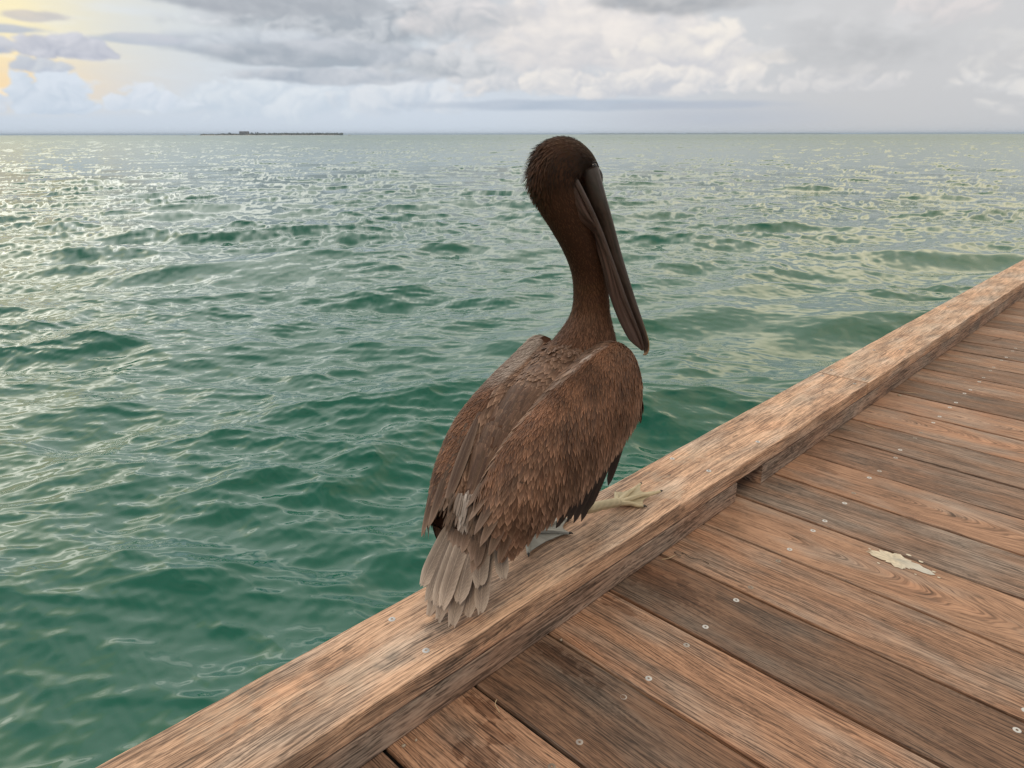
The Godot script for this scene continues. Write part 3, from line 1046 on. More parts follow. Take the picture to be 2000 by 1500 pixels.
func build_wing(g: Array, side: float) -> void:
	var wing_md := MD.new()
	var nu := 30
	var nv := 22
	for layer in 2:
		for a in nu + 1:
			for b in nv + 1:
				var f := patch_frame(g, float(a) / nu, float(b) / nv, side)
				var thick := 0.022 * sin(PI * clampf(float(b) / nv, 0.05, 0.95)) + 0.003
				wing_md.add(f[0] - f[1] * (0.0 if layer == 0 else thick), f[1] * (1.0 if layer == 0 else -1.0), Vector2(float(a) / nu, float(b) / nv), Color(0.055, 0.026, 0.015))
	var m := (nu + 1) * (nv + 1)
	for layer in 2:
		for a in nu:
			for b in nv:
				var o := layer * m + a * (nv + 1) + b
				wing_md.quad(o, o + 1, o + nv + 2, o + nv + 1)
	for a in nu:
		for b in [0, nv]:
			var o: int = a * (nv + 1) + b
			wing_md.quad(o, o + nv + 1, o + nv + 1 + m, o + m)
	for b in nv:
		for a in [0, nu]:
			var o: int = a * (nv + 1) + b
			wing_md.quad(o, o + 1, o + 1 + m, o + m)
	wing_md.face_outwards()
	var wing := put("wing", wing_md.mesh(false), skin_mat, bird)
	wing.set_meta("label", "right wing, folded, its broad brown face towards the viewer" if side > 0 else "left wing, folded, on the water side")
	# dark flight feathers that show below the coverts
	var fl := [[Vector3(0.116, 0.335, -0.045), Vector3(0.112, 0.164, 0.044), 0.034], [Vector3(0.112, 0.30, 0.0), Vector3(0.106, 0.132, 0.124), 0.034], [Vector3(0.116, 0.29, 0.035), Vector3(0.110, 0.120, 0.169), 0.034],
		[Vector3(0.122, 0.28, 0.075), Vector3(0.118, 0.142, 0.219), 0.032], [Vector3(0.128, 0.27, 0.12), Vector3(0.128, 0.170, 0.266), 0.030], [Vector3(0.13, 0.25, 0.17), Vector3(0.132, 0.182, 0.319), 0.030]]
	for q in fl:
		var a: Vector3 = q[0]
		var b: Vector3 = q[1]
		a.x *= side
		b.x *= side
		var md := MD.new()
		var d := (b - a).normalized()
		feather(md, a, d, (d + Vector3(0, -0.10, 0.10)).normalized(), Vector3(side, 0.1, 0.3).normalized(), a.distance_to(b) * 1.03, q[2], DARK * 1.25, Color(0.065, 0.046, 0.036), 0.45, 12, 6, 0.10)
		put_feather("flight_feather", wing, md)
	# long tertials that close over the rump; pale edged
	for q in 6:
		var v0 := 0.24 + 0.07 * q
		var fa := patch_frame(g, 0.68 + 0.03 * q, v0 - 0.02, side)
		var fb := patch_frame(g, 1.16 - 0.01 * q, v0 + 0.05 * q, side)
		var a: Vector3 = fa[0] + fa[1] * 0.004
		var b: Vector3 = patch(g, 1.0, v0 + 0.04 * q) + (patch(g, 1.0, v0 + 0.04 * q) - patch(g, 0.9, v0 + 0.03 * q)) * (0.75 - 0.03 * q) + fb[1] * 0.010
		var md := MD.new()
		var d := (b - a).normalized()
		feather(md, a, (d + (fa[1] as Vector3) * 0.10).normalized(), (d - (fa[1] as Vector3) * 0.08).normalized(), fa[1], a.distance_to(b) * 1.02, 0.028, Color(0.072, 0.038, 0.025), Color(0.34, 0.235, 0.175), 0.6, 14, 6, 0.14, 0.0, 0.5)
		put_feather("flight_feather", wing, md)
	# coverts: thrown at random, kept where there is room, each lying along the flow
	var cell := 0.02
	var grid := {}
	var kept := []
	for tries in 30000:
		var u := pr.randf()
		var v := pr.randf() * 0.93
		var f := patch_frame(g, u, v, side)
		var p: Vector3 = f[0]
		var size := lerpf(0.012, 0.024, sstep(0.22, 0.62, v)) * lerpf(0.85, 1.25, sstep(0.2, 0.95, u))
		size += 0.022 * sstep(0.62, 1.0, v) + 0.010 * sstep(0.78, 1.0, u)
		if side < 0.0:
			size *= 1.05
		if v < 0.19:
			size = lerpf(0.014, 0.034, sstep(0.22, 0.62, u))
		if side < 0.0 and v > 0.19 and v < 0.46 and u < 0.5:
			size = maxf(size, 0.0175)
		var need := size * 0.26
		var key := Vector3i((p / cell).floor())
		var ok := true
		var reach := int(ceil(need / cell))
		for dx in range(-reach, reach + 1):
			for dy in range(-reach, reach + 1):
				for dz in range(-reach, reach + 1):
					for o in grid.get(key + Vector3i(dx, dy, dz), []):
						if p.distance_squared_to(o) < need * need:
							ok = false
							break
					if not ok: break
				if not ok: break
			if not ok: break
		if not ok:
			continue
		if not grid.has(key):
			grid[key] = []
		grid[key].append(p)
		kept.append([size, u, v, f])
	kept.sort_custom(func(a, b): return a[0] > b[0])
	var small := MD.new()
	var patchy := noise(515, 3)
	for k in kept.size():
		var q: Array = kept[k]
		var size: float = q[0] * pr.randf_range(1.95, 2.7)
		var u: float = q[1]
		var v: float = q[2]
		var f: Array = q[3]
		var du := (f[2] as Vector3)
		var dv := (f[3] as Vector3)
		var wa := lerpf(0.62, 0.42, sstep(0.3, 0.68, v)) + 0.25 * (1.0 - sstep(0.15, 0.38, v))
		wa = lerpf(wa, 0.55, sstep(0.75, 1.0, u))
		if v < 0.19:
			wa = 0.93
		var flow := (du.normalized() * wa + dv.normalized() * (1.0 - wa)).normalized()
		flow = (flow + du.normalized() * pr.randfn(0.0, 0.13)).normalized()
		var n: Vector3 = f[1]
		# where the tip comes to lie
		var su := flow.dot(du.normalized()) - flow.dot(dv.normalized()) * du.normalized().dot(dv.normalized())
		var sv := flow.dot(dv.normalized()) - flow.dot(du.normalized()) * du.normalized().dot(dv.normalized())
		var ku := su / maxf(du.length(), 0.05) * size
		var kv := sv / maxf(dv.length(), 0.05) * size
		var p0: Vector3 = patch(g, u - ku * 0.45, v - kv * 0.45) + n * 0.0005
		var mid := patch(g, u, v) + n * (0.0016 + size * 0.030 + pr.randf() * 0.0012)
		var p1 := patch(g, u + ku * 0.55, v + kv * 0.55) + n * (0.0020 + size * 0.040 + pr.randf() * 0.0020)
		var d1 := (mid - p0).normalized()
		var d2 := (p1 - mid).normalized()
		var len := p0.distance_to(mid) + mid.distance_to(p1)
		var big := sstep(0.032, 0.105, size)
		var tone := (0.68 + 0.62 * pr.randf()) * (1.0 + 0.75 * patchy.get_noise_3dv((f[0] as Vector3) * 11.0))
		var front := (1.0 - sstep(0.3, 0.6, u))
		var cm := BROWN.lerp(Color(0.086, 0.040, 0.024), big) * tone
		var ce := Color(0.34, 0.165, 0.092).lerp(Color(0.47, 0.295, 0.205), big) * tone
		if v < 0.19:
			cm = Color(0.080, 0.040, 0.025) * tone
			ce = Color(0.40, 0.25, 0.17) * tone
		# the pale rim along the shoulder
		var rim := (1.0 - sstep(0.20, 0.235, v)) * sstep(0.165, 0.19, v) * (1.0 - sstep(0.42, 0.58, u)) * sstep(0.22, 0.34, u)
		if side < 0.0:
			rim = (1.0 - sstep(0.24, 0.46, v)) * sstep(0.16, 0.20, v) * (1.0 - sstep(0.38, 0.56, u)) * 0.6
			ce = ce.lerp(Color(0.85, 0.74, 0.66), rim * 1.4)
			cm = cm.lerp(Color(0.26, 0.195, 0.155), rim * 0.8)
		else:
			ce = ce.lerp(Color(0.75, 0.66, 0.60), rim * pow(pr.randf(), 0.8) * (0.35 + 0.65 * sstep(-0.2, 0.3, sin(u * 75.0))))
			cm = cm.lerp(Color(0.60, 0.50, 0.44), rim * pr.randf() * 0.9)
		cm = cm.lerp(cm * 0.8, front * 0.3)
		var wd := size * lerpf(0.145, 0.215, big)
		if k < 290:
			var md := MD.new()
			feather(md, p0, d1, d2, n, len, wd, cm, ce, lerpf(0.5, 0.8, pr.randf()), 7, 4, 0.17, 0.0, 0.48)
			put_feather("covert_feather", wing, md)
		else:
			feather(small, p0, d1, d2, n, len, wd, cm, ce, lerpf(0.5, 0.8, pr.randf()), 5, 2 if size < 0.032 else 4, 0.17, 0.0, 0.40)
	var so := put("small_coverts", small.mesh(), feather_mat, wing)
	so.set_meta("kind", "stuff")

func tucked(g: Array) -> Array:   # the upper edge and the front of a wing turn in and close against the body
	var out := []
	for row in g:
		var p: Vector3 = row[0]
		var k := out.size()
		var r := [Vector3(p.x * lerpf(0.40, 0.62, sstep(2.0, 4.0, k)), p.y - lerpf(0.020, 0.034, sstep(2.0, 4.0, k)), p.z - 0.004)]
		r.append_array(row)
		out.append(r)
	var nose := []
	for p in out[0]:
		nose.append(Vector3(p.x * 0.5, p.y - 0.045, p.z + 0.025))
	out.push_front(nose)
	return out

func build_pelican() -> void:
	pr.seed = 2024
	bird = thing("pelican", Vector3(-1.075, CAP_TOP, -1.35))
	bird.rotation_degrees.y = 8.0
	tag(bird, "brown pelican standing on the timber curb with bill tucked down to its right", "pelican")
	feather_mat = mat(Color.WHITE, 0.62, 0.35)
	feather_mat.vertex_color_use_as_albedo = true
	feather_mat.albedo_texture = feather_texture()
	skin_mat = mat(Color.WHITE, 0.85, 0.3)
	skin_mat.vertex_color_use_as_albedo = true
	# ---- body, neck and head: one surface
	var X := Vector3.RIGHT
	var H := Vector3(0.903, 0, 0.429)     # the head's own right: it looks farther to the right than the body
	var st := [
		[Vector3(0, 0.190, 0.475), 0.030, 0.018, X], [Vector3(0, 0.235, 0.425), 0.058, 0.045, X], [Vector3(0, 0.288, 0.335), 0.092, 0.098, X], [Vector3(0, 0.328, 0.225), 0.110, 0.128, X],
		[Vector3(0, 0.362, 0.115), 0.114, 0.136, X], [Vector3(0, 0.405, 0.034), 0.114, 0.138, X], [Vector3(0.000, 0.462, 0.004), 0.096, 0.112, X], [Vector3(0.001, 0.520, -0.012), 0.071, 0.078, X],
		[Vector3(0, 0.575, -0.024), 0.049, 0.050, X], [Vector3(0, 0.630, -0.022), 0.043, 0.044, X], [Vector3(0, 0.690, -0.006), 0.042, 0.043, X.lerp(H, 0.3)], [Vector3(0, 0.750, 0.030), 0.043, 0.045, X.lerp(H, 0.6)],
		[Vector3(-0.002, 0.810, 0.075), 0.044, 0.050, H], [Vector3(-0.006, 0.862, 0.115), 0.046, 0.056, H], [Vector3(-0.010, 0.905, 0.135), 0.050, 0.062, H], [Vector3(-0.004, 0.938, 0.122), 0.050, 0.063, H],
		[Vector3(0.008, 0.947, 0.090), 0.044, 0.045, H], [Vector3(0.021, 0.935, 0.062), 0.033, 0.031, H], [Vector3(0.031, 0.918, 0.043), 0.022, 0.020, H]]
	var rows := loft(st, 5, 11)
	var last := rows.size() - 1.0
	var body_color := func(t: float, a: float) -> Color:
		var c := Color(0.080, 0.042, 0.025)
		c = c.lerp(Color(0.062, 0.031, 0.018), sstep(0.40, 0.55, t))
		c = c.lerp(Color(0.030, 0.016, 0.011), sstep(0.80, 0.90, t))
		return c
	var body_md := loft_mesh(rows, body_color)
	body_md.smooth()
	var body := put("body", body_md.mesh(), skin_mat, bird)
	# ---- feathers of the back between the wings, growing towards the tail
	var back_small := MD.new()
	var spine := 0.0
	for k in rows.size() - 1:
		spine += (rows[k][0] as Vector3).distance_to(rows[k + 1][0])
	var nb := 0
	for k in 1500:
		var t := pr.randf_range(0.085, 0.40)
		if pr.randf() < sstep(0.30, 0.37, t):
			continue
		var a := PI / 2 + pr.randf_range(-1.25, 1.25)
		var q := loft_point(rows, t * last, a)
		var n: Vector3 = q[1]
		var back := -(q[2] as Vector3)
		var size := lerpf(0.085, 0.018, sstep(0.16, 0.38, t)) * pr.randf_range(0.85, 1.15)
		var p0: Vector3 = q[0] + n * (0.0015 + pr.randf() * 0.003)
		var q1 := loft_point(rows, (t - size * 0.55 / spine) * last, a + pr.randfn(0.0, 0.05))
		var q2 := loft_point(rows, maxf(t - size * 1.1 / spine, 0.0) * last, a + pr.randfn(0.0, 0.08))
		var m1: Vector3 = q1[0] + q1[1] * (0.004 + size * 0.04)
		var m2: Vector3 = q2[0] + q2[1] * (0.005 + size * 0.06)
		if t - size * 1.1 / spine < 0.0:
			m2 = m1 + back * size * 0.5
		var tone := pr.randf_range(0.75, 1.25)
		var cm := Color(0.072, 0.035, 0.021) * tone
		var ce := Color(0.38, 0.235, 0.16) * tone
		var md := MD.new() if size > 0.036 and nb < 280 else back_small
		feather(md, p0, (m1 - p0).normalized(), (m2 - m1).normalized(), n, size * 1.1, size * lerpf(0.36, 0.2, sstep(0.3, 0.4, t)), cm, ce, 0.8, 6 if size > 0.03 else 4, 4, 0.15)
		if md != back_small:
			nb += 1
			put_feather("back_feather", body, md)
	var bs := put("small_back_feathers", back_small.mesh(), feather_mat, body)
	bs.set_meta("kind", "stuff")
	# ---- the short hair-like plumage of neck and head
	var fuzz := MD.new()
	for k in 24000:
		var t := pr.randf_range(0.30, 0.965)
		var a := pr.randf() * TAU
		var q := loft_point(rows, t * last, a)
		var back := ((loft_point(rows, t * last - 0.6, a)[0] as Vector3) - (loft_point(rows, t * last + 0.6, a)[0] as Vector3)).normalized()
		var round := ((loft_point(rows, t * last, a + 0.03)[0] as Vector3) - (q[0] as Vector3)).normalized()
		var n := back.cross(round).normalized()
		if n.dot(q[1]) < 0.0:
			n = -n
		if t > 0.9 and n.dot(Vector3(0.43, 0.1, -0.9)) > 0.55:
			continue       # bare skin round the eye
		var head := sstep(0.68, 0.80, t)
		var size := lerpf(0.017, 0.008, sstep(0.40, 0.6, t)) + 0.003 * head
		size *= pr.randf_range(0.7, 1.3)
		var nape := head * sstep(0.25, 0.95, n.dot(Vector3(-0.42, 0.10, 0.9))) * (1.0 - sstep(0.90, 0.95, t))
		size += nape * pr.randf_range(0.002, 0.018)
		var lift := lerpf(0.13, 0.20, sstep(0.34, 0.5, t)) + 0.5 * nape
		var d := (back + n * lift + Vector3(pr.randfn(0, 0.12), pr.randfn(0, 0.12), pr.randfn(0, 0.12))).normalized()
		var side := d.cross(n).normalized() * size * lerpf(0.085, 0.075, head)
		var s := pr.randf_range(0.6, 1.5)
		var c := Color(0.135, 0.062, 0.033) * s
		c = c.lerp(Color(0.140, 0.068, 0.039) * s, 1.0 - sstep(0.38, 0.60, t))
		c = c.lerp(Color(0.072, 0.033, 0.019) * s, head * 0.8)
		c = c.lerp(Color(0.13, 0.072, 0.040) * s, head * sstep(0.35, 0.9, n.y) * sstep(0.78, 0.86, t) * 0.6)
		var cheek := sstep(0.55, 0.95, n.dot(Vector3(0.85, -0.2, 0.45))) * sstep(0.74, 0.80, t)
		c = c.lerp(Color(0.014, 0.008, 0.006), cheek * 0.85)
		var o := fuzz.v.size()
		var p: Vector3 = q[0] - n * 0.001
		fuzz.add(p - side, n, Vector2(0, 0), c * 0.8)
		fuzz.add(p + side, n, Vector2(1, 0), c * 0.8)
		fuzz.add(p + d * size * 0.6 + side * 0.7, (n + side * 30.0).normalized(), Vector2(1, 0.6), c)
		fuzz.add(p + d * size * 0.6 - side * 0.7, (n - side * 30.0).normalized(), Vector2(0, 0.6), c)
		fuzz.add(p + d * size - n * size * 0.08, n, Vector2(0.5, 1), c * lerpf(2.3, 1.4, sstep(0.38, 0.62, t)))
		fuzz.quad(o, o + 1, o + 2, o + 3)
		fuzz.tri(o + 3, o + 2, o + 4)
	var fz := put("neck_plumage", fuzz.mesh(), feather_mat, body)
	fz.set_meta("kind", "stuff")
	# ---- wings
	var rw := [
		[Vector3(0.100, 0.529, 0.018), Vector3(0.120, 0.494, -0.026), Vector3(0.130, 0.443, -0.049), Vector3(0.130, 0.384, -0.067), Vector3(0.120, 0.320, -0.084)],
		[Vector3(0.085, 0.518, 0.100), Vector3(0.130, 0.494, 0.094), Vector3(0.155, 0.427, 0.084), Vector3(0.160, 0.363, 0.061), Vector3(0.140, 0.283, 0.028)],
		[Vector3(0.070, 0.481, 0.197), Vector3(0.120, 0.454, 0.200), Vector3(0.155, 0.395, 0.200), Vector3(0.165, 0.333, 0.178), Vector3(0.150, 0.260, 0.133)],
		[Vector3(0.055, 0.429, 0.306), Vector3(0.110, 0.420, 0.327), Vector3(0.150, 0.370, 0.338), Vector3(0.160, 0.302, 0.310), Vector3(0.150, 0.225, 0.269)],
		[Vector3(0.045, 0.369, 0.412), Vector3(0.085, 0.366, 0.421), Vector3(0.125, 0.327, 0.440), Vector3(0.140, 0.267, 0.425), Vector3(0.130, 0.200, 0.381)],
		[Vector3(0.030, 0.296, 0.464), Vector3(0.060, 0.279, 0.484), Vector3(0.085, 0.243, 0.491), Vector3(0.100, 0.195, 0.468), Vector3(0.100, 0.158, 0.432)]]
	build_wing(tucked(rw), 1.0)
	var lw := [
		[Vector3(-0.090, 0.509, 0.036), Vector3(-0.120, 0.513, 0.034), Vector3(-0.138, 0.450, -0.001), Vector3(-0.132, 0.384, -0.030), Vector3(-0.120, 0.320, -0.054)],
		[Vector3(-0.085, 0.477, 0.145), Vector3(-0.125, 0.469, 0.169), Vector3(-0.155, 0.420, 0.144), Vector3(-0.160, 0.363, 0.106), Vector3(-0.140, 0.283, 0.065)],
		[Vector3(-0.075, 0.450, 0.255), Vector3(-0.120, 0.427, 0.285), Vector3(-0.152, 0.380, 0.270), Vector3(-0.162, 0.333, 0.230), Vector3(-0.150, 0.260, 0.175)],
		[Vector3(-0.065, 0.414, 0.325), Vector3(-0.120, 0.379, 0.356), Vector3(-0.148, 0.340, 0.350), Vector3(-0.158, 0.290, 0.325), Vector3(-0.150, 0.225, 0.285)],
		[Vector3(-0.050, 0.338, 0.395), Vector3(-0.110, 0.305, 0.424), Vector3(-0.130, 0.270, 0.430), Vector3(-0.138, 0.235, 0.415), Vector3(-0.130, 0.190, 0.381)],
		[Vector3(-0.035, 0.273, 0.458), Vector3(-0.090, 0.214, 0.479), Vector3(-0.105, 0.190, 0.478), Vector3(-0.110, 0.168, 0.462), Vector3(-0.105, 0.140, 0.432)]]
	build_wing(tucked(lw), -1.0)
	# ---- tail
	var tips := [[Vector3(-0.050, 0.004, 0.550), 0.034], [Vector3(-0.020, 0.006, 0.552), 0.034], [Vector3(0.020, 0.010, 0.553), 0.036], [Vector3(0.042, 0.026, 0.525), 0.034], [Vector3(0.070, 0.044, 0.516), 0.034], [Vector3(0.100, 0.120, 0.474), 0.030],
		[Vector3(-0.070, 0.071, 0.545), 0.042], [Vector3(-0.045, 0.045, 0.556), 0.040], [Vector3(-0.022, 0.046, 0.558), 0.036], [Vector3(0.002, 0.054, 0.562), 0.036], [Vector3(0.030, 0.066, 0.540), 0.040], [Vector3(0.062, 0.100, 0.510), 0.036]]
	for k in tips.size():
		var b: Vector3 = tips[k][0]
		var upper := k >= 6
		var x: float = b.x * 0.55
		var a := Vector3(x, 0.222 - absf(x) * 0.25 + (0.012 if upper else 0.0), 0.425 + (0.01 if upper else 0.0))
		var d := (b - a).normalized()
		var md := MD.new()
		var s := pr.randf_range(0.85, 1.1)
		feather(md, a, (d + Vector3(0, 0.10, 0.14)).normalized(), (d + Vector3(0, -0.10, -0.14)).normalized(), Vector3(b.x * 3.0 + 0.15, 0.42, 0.9).normalized(), a.distance_to(b) * 1.01, tips[k][1], Color(0.225, 0.172, 0.138) * s, Color(0.60, 0.49, 0.405) * s, 0.5, 16, 6, 0.10, 0.006, 0.78, 0.38)
		put_feather("tail_feather", bird, md)
	# the coverts that lead from the rump over the tail
	for k in 16:
		var x := lerpf(-0.055, 0.060, (k % 8) / 7.0) + pr.randf_range(-0.004, 0.004)
		var row2 := k >= 8
		var a := Vector3(x * 0.7, 0.250 - absf(x) * 0.4 - (0.0 if row2 else 0.018), 0.443 + (0.006 if row2 else 0.010))
		var d := Vector3(x * 1.6, -0.92, 0.52).normalized()
		var md := MD.new()
		var s := pr.randf_range(0.8, 1.15)
		feather(md, a, (d + Vector3(0, 0.1, 0.2)).normalized(), (d - Vector3(0, 0.05, 0.16)).normalized(), Vector3(x * 5.0, 0.4, 0.9).normalized(), pr.randf_range(0.075, 0.105), 0.024, Color(0.135, 0.085, 0.060) * s, Color(0.38, 0.27, 0.21) * s, 0.55, 10, 6, 0.14, 0.0, 0.6)
		put_feather("tail_covert", bird, md)
	# soft pale down and coverts over the root of the tail
	var down := MD.new()
	for k in 260:
		var x := pr.randfn(0.004, 0.026)
		var p := Vector3(x, 0.262 - absf(x) * 0.35 + pr.randf_range(-0.022, 0.03), 0.474 + pr.randf_range(-0.012, 0.012))
		var white := exp(-pow((x - 0.008) / 0.012, 2.0))
		var c := Color(0.16, 0.105, 0.075).lerp(Color(0.62, 0.55, 0.50), white * pr.randf_range(0.3, 1.0)) * pr.randf_range(0.7, 1.2)
		feather(down, p, Vector3(x * 4.0, -0.8, 0.62).normalized(), Vector3(x * 3.0, -1.0, 0.25).normalized(), Vector3(x * 5.0, 0.45, 0.9).normalized(), pr.randf_range(0.028, 0.046), pr.randf_range(0.005, 0.010), c, c * 1.25, 0.7, 5, 2, 0.15)
	var dn := put("tail_down", down.mesh(), feather_mat, bird)
	dn.set_meta("kind", "stuff")
	build_head(H)
	build_legs()

func head_point(f: float, y: float, off: float) -> Vector3:   # f forward of the head, y up from its centre, off to its right
	return Vector3(-0.0, 0.930, 0.110) + Vector3(0.429, 0, -0.903) * f + Vector3(0.903, 0, 0.429) * off + Vector3(0, y, 0)

func bill_point(f: float, y: float, off: float) -> Vector3:
	return head_point(f, y, off + 0.016 * sstep(0.0, -0.08, y))

func build_head(H: Vector3) -> void:
	var horn := mat(Color.WHITE, 0.42, 0.45)
	horn.vertex_color_use_as_albedo = true
	var bn := noise(303, 3)
	# upper mandible: from between the eyes to the hooked tip. Pairs of (culmen, cutting edge) in the head's plane, and half widths
	var cul := [Vector2(0.072, 0.008), Vector2(0.090, -0.060), Vector2(0.114, -0.118), Vector2(0.144, -0.192), Vector2(0.188, -0.295), Vector2(0.232, -0.393), Vector2(0.246, -0.428), Vector2(0.244, -0.450)]
	var cut := [Vector2(0.030, -0.018), Vector2(0.056, -0.074), Vector2(0.088, -0.125), Vector2(0.119, -0.200), Vector2(0.168, -0.303), Vector2(0.219, -0.400), Vector2(0.236, -0.436), Vector2(0.240, -0.454)]
	var wid := [0.038, 0.032, 0.025, 0.021, 0.019, 0.018, 0.013, 0.004]
	var st := []
	for k in cul.size():
		var c: Vector2 = (cul[k] + cut[k]) * 0.5
		st.append([bill_point(c.x, c.y, 0.0), wid[k], cul[k].distance_to(cut[k]) * 0.5, H])
	var keep := ring_n
	ring_n = 28
	var md := loft_mesh(loft(st, 8), func(t: float, a: float) -> Color:
		var up := sin(a)
		var c := Color(0.095, 0.070, 0.058) * (1.0 + 0.6 * bn.get_noise_2d(a * 2.0, t * 22.0) + 0.8 * bn.get_noise_2d(a * 9.0, t * 3.0))
		c = c.lerp(Color(0.045, 0.038, 0.036), sstep(0.45, 0.8, absf(cos(a))) * 0.5)
		c = c.lerp(Color(0.50, 0.29, 0.07), sstep(0.62, 0.88, t) * sstep(-0.1, 0.4, up) * 0.9)
		c = c.lerp(Color(0.30, 0.22, 0.15), sstep(0.93, 1.0, t))
		return c, 2.6)
	md.smooth()
	var bill := put("upper_mandible", md.mesh(), horn, bird)
	var nail := MD.new()
	var ns := [[bill_point(0.243, -0.428, 0.0), 0.008, 0.006, H], [bill_point(0.247, -0.444, 0.0), 0.0065, 0.006, H], [bill_point(0.243, -0.456, 0.0), 0.0045, 0.0045, H], [bill_point(0.236, -0.458, 0.0), 0.0015, 0.0015, H]]
	nail = loft_mesh(loft(ns, 4), func(_t: float, _a: float) -> Color: return Color(0.30, 0.22, 0.14))
	nail.smooth()
	put("bill_nail", nail.mesh(), horn, bill)
	# lower mandible: the two long rods, and between them and the throat the folded pouch
	for s in [-1.0, 1.0]:
		var rods := []
		var line := [Vector2(-0.004, -0.018), Vector2(0.036, -0.082), Vector2(0.072, -0.136), Vector2(0.110, -0.208), Vector2(0.160, -0.310), Vector2(0.212, -0.404), Vector2(0.232, -0.440)]
		var off := [0.043, 0.031, 0.023, 0.019, 0.016, 0.012, 0.003]
		for k in line.size():
			rods.append([bill_point(line[k].x, line[k].y, s * off[k]), 0.0034, 0.0062 if k < 5 else 0.0045, H])
		var rm := loft_mesh(loft(rods, 6), func(t: float, a: float) -> Color:
			return Color(0.085, 0.058, 0.049) * (1.0 + 1.0 * bn.get_noise_2d(a * 3.0, t * 16.0 + 40.0)))
		rm.smooth()
		var rod := put("lower_mandible", rm.mesh(), horn, bird)
		if s > 0:
			rod.set_meta("label", "right rod of the lower bill, nearest the viewer")
	var low := [Vector2(-0.026, -0.040), Vector2(0.008, -0.098), Vector2(0.064, -0.140), Vector2(0.097, -0.203), Vector2(0.132, -0.300), Vector2(0.182, -0.378), Vector2(0.222, -0.432), Vector2(0.232, -0.446)]
	var top := [Vector2(0.012, -0.020), Vector2(0.046, -0.082), Vector2(0.081, -0.134), Vector2(0.112, -0.208), Vector2(0.162, -0.310), Vector2(0.212, -0.404), Vector2(0.232, -0.440), Vector2(0.234, -0.446)]
	var pw := [0.043, 0.033, 0.025, 0.020, 0.016, 0.011, 0.005, 0.002]
	var ps := []
	for k in low.size():
		var c: Vector2 = (low[k] + top[k]) * 0.5
		ps.append([bill_point(c.x, c.y, 0.0), pw[k], maxf(low[k].distance_to(top[k]) * 0.5, 0.002), H])
	ring_n = 40
	var rows := loft(ps, 8)
	var pm := loft_mesh(rows, func(t: float, a: float) -> Color:
		var c := Color(0.092, 0.057, 0.047) * (1.0 + 1.0 * bn.get_noise_2d(a * 6.0, t * 4.0))
		c = c.lerp(Color(0.16, 0.125, 0.115), sstep(0.5, 0.85, t) * 0.6)
		return c)
	# folds running down the pouch
	for k in rows.size():
		for s in ring_n + 1:
			var a := TAU * s / ring_n
			var o := k * (ring_n + 1) + s
			var t := float(k) / rows.size()
			var f := pow(0.5 + 0.5 * sin(a * 7.0 + t * 2.0 + bn.get_noise_2d(a, t * 3.0) * 2.0), 2.0) * 0.0032 * (1.0 - sstep(0.55, 0.85, t))
			pm.v[o] -= pm.n[o] * f
	pm.smooth()
	var pouch := put("throat_pouch", pm.mesh(), mat(Color.WHITE, 0.55, 0.4), bird)
	(pouch.material_override as StandardMaterial3D).vertex_color_use_as_albedo = true
	ring_n = keep
	# bare skin in front of the eye, and the eyes
	for s in [-1.0, 1.0]:
		var sk := [[head_point(0.024, 0.002, s * 0.026), 0.010, 0.012, H], [head_point(0.042, -0.002, s * 0.025), 0.009, 0.015, H], [head_point(0.057, -0.007, s * 0.022), 0.008, 0.016, H], [head_point(0.075, -0.022, s * 0.019), 0.006, 0.014, H], [head_point(0.086, -0.050, s * 0.014), 0.002, 0.003, H]]
		var sm := loft_mesh(loft(sk, 5), func(t: float, a: float) -> Color:
			return Color(0.038, 0.030, 0.028) * (1.0 + 0.6 * bn.get_noise_2d(a * 4.0, t * 9.0)))
		sm.smooth()
		put("face_skin", sm.mesh(), horn, bird)
		var em := SphereMesh.new()
		em.radius = 0.0085
		em.height = 0.017
		var eye := put("eye", em, mat(lin(0.018, 0.012, 0.010), 0.08, 0.6), bird, head_point(0.055, 0.004, s * 0.0285))
		var lid := TorusMesh.new()
		lid.inner_radius = 0.0072
		lid.outer_radius = 0.0108
		lid.rings = 20
		lid.ring_segments = 8
		var lo := put("eyelid", lid, mat(lin(0.035, 0.026, 0.024), 0.7), eye, H * s * 0.0035)
		lo.basis = Basis(Quaternion(Vector3.UP, H * s))

func tube(points: Array, color: Color, seg := 14) -> MD:
	var keep := ring_n
	ring_n = seg
	var st := []
	for p in points:
		st.append([p[0], p[1], p[2] if p.size() > 2 else p[1], p[3] if p.size() > 3 else Vector3.RIGHT])
	var md := loft_mesh(loft(st, 5), func(t: float, a: float) -> Color: return color * (0.85 + 0.3 * absf(sin(t * 40.0 + sin(a * 3.0)))))
	ring_n = keep
	md.smooth()
	return md

func web(md: MD, heel: Vector3, a: Vector3, b: Vector3, dip: float, c: Color) -> void:   # skin stretched between two toes; its free edge curves in, it sags a little
	var nr := 10
	var nc := 10
	for side in 2:
		var first := md.v.size()
		for r in nr + 1:
			for k in nc + 1:
				var t := float(r) / nr
				var u := float(k) / nc
				var reach := t * (1.0 - dip * sin(PI * u))
				var p := heel.lerp(a.lerp(b, u), reach)
				p.y += 0.0026 - 0.0022 * sin(PI * u) * t + 0.0006 * sin(u * 19.0 + t * 5.0) - (0.0012 if side else 0.0)
				md.add(p, Vector3.DOWN if side else Vector3.UP, Vector2(u, t), c * (0.85 + 0.25 * sin(u * 19.0) * 0.5 + 0.12 * t))
		for r in nr:
			for k in nc:
				var o := first + r * (nc + 1) + k
				md.quad(o, o + 1, o + nc + 2, o + nc + 1)

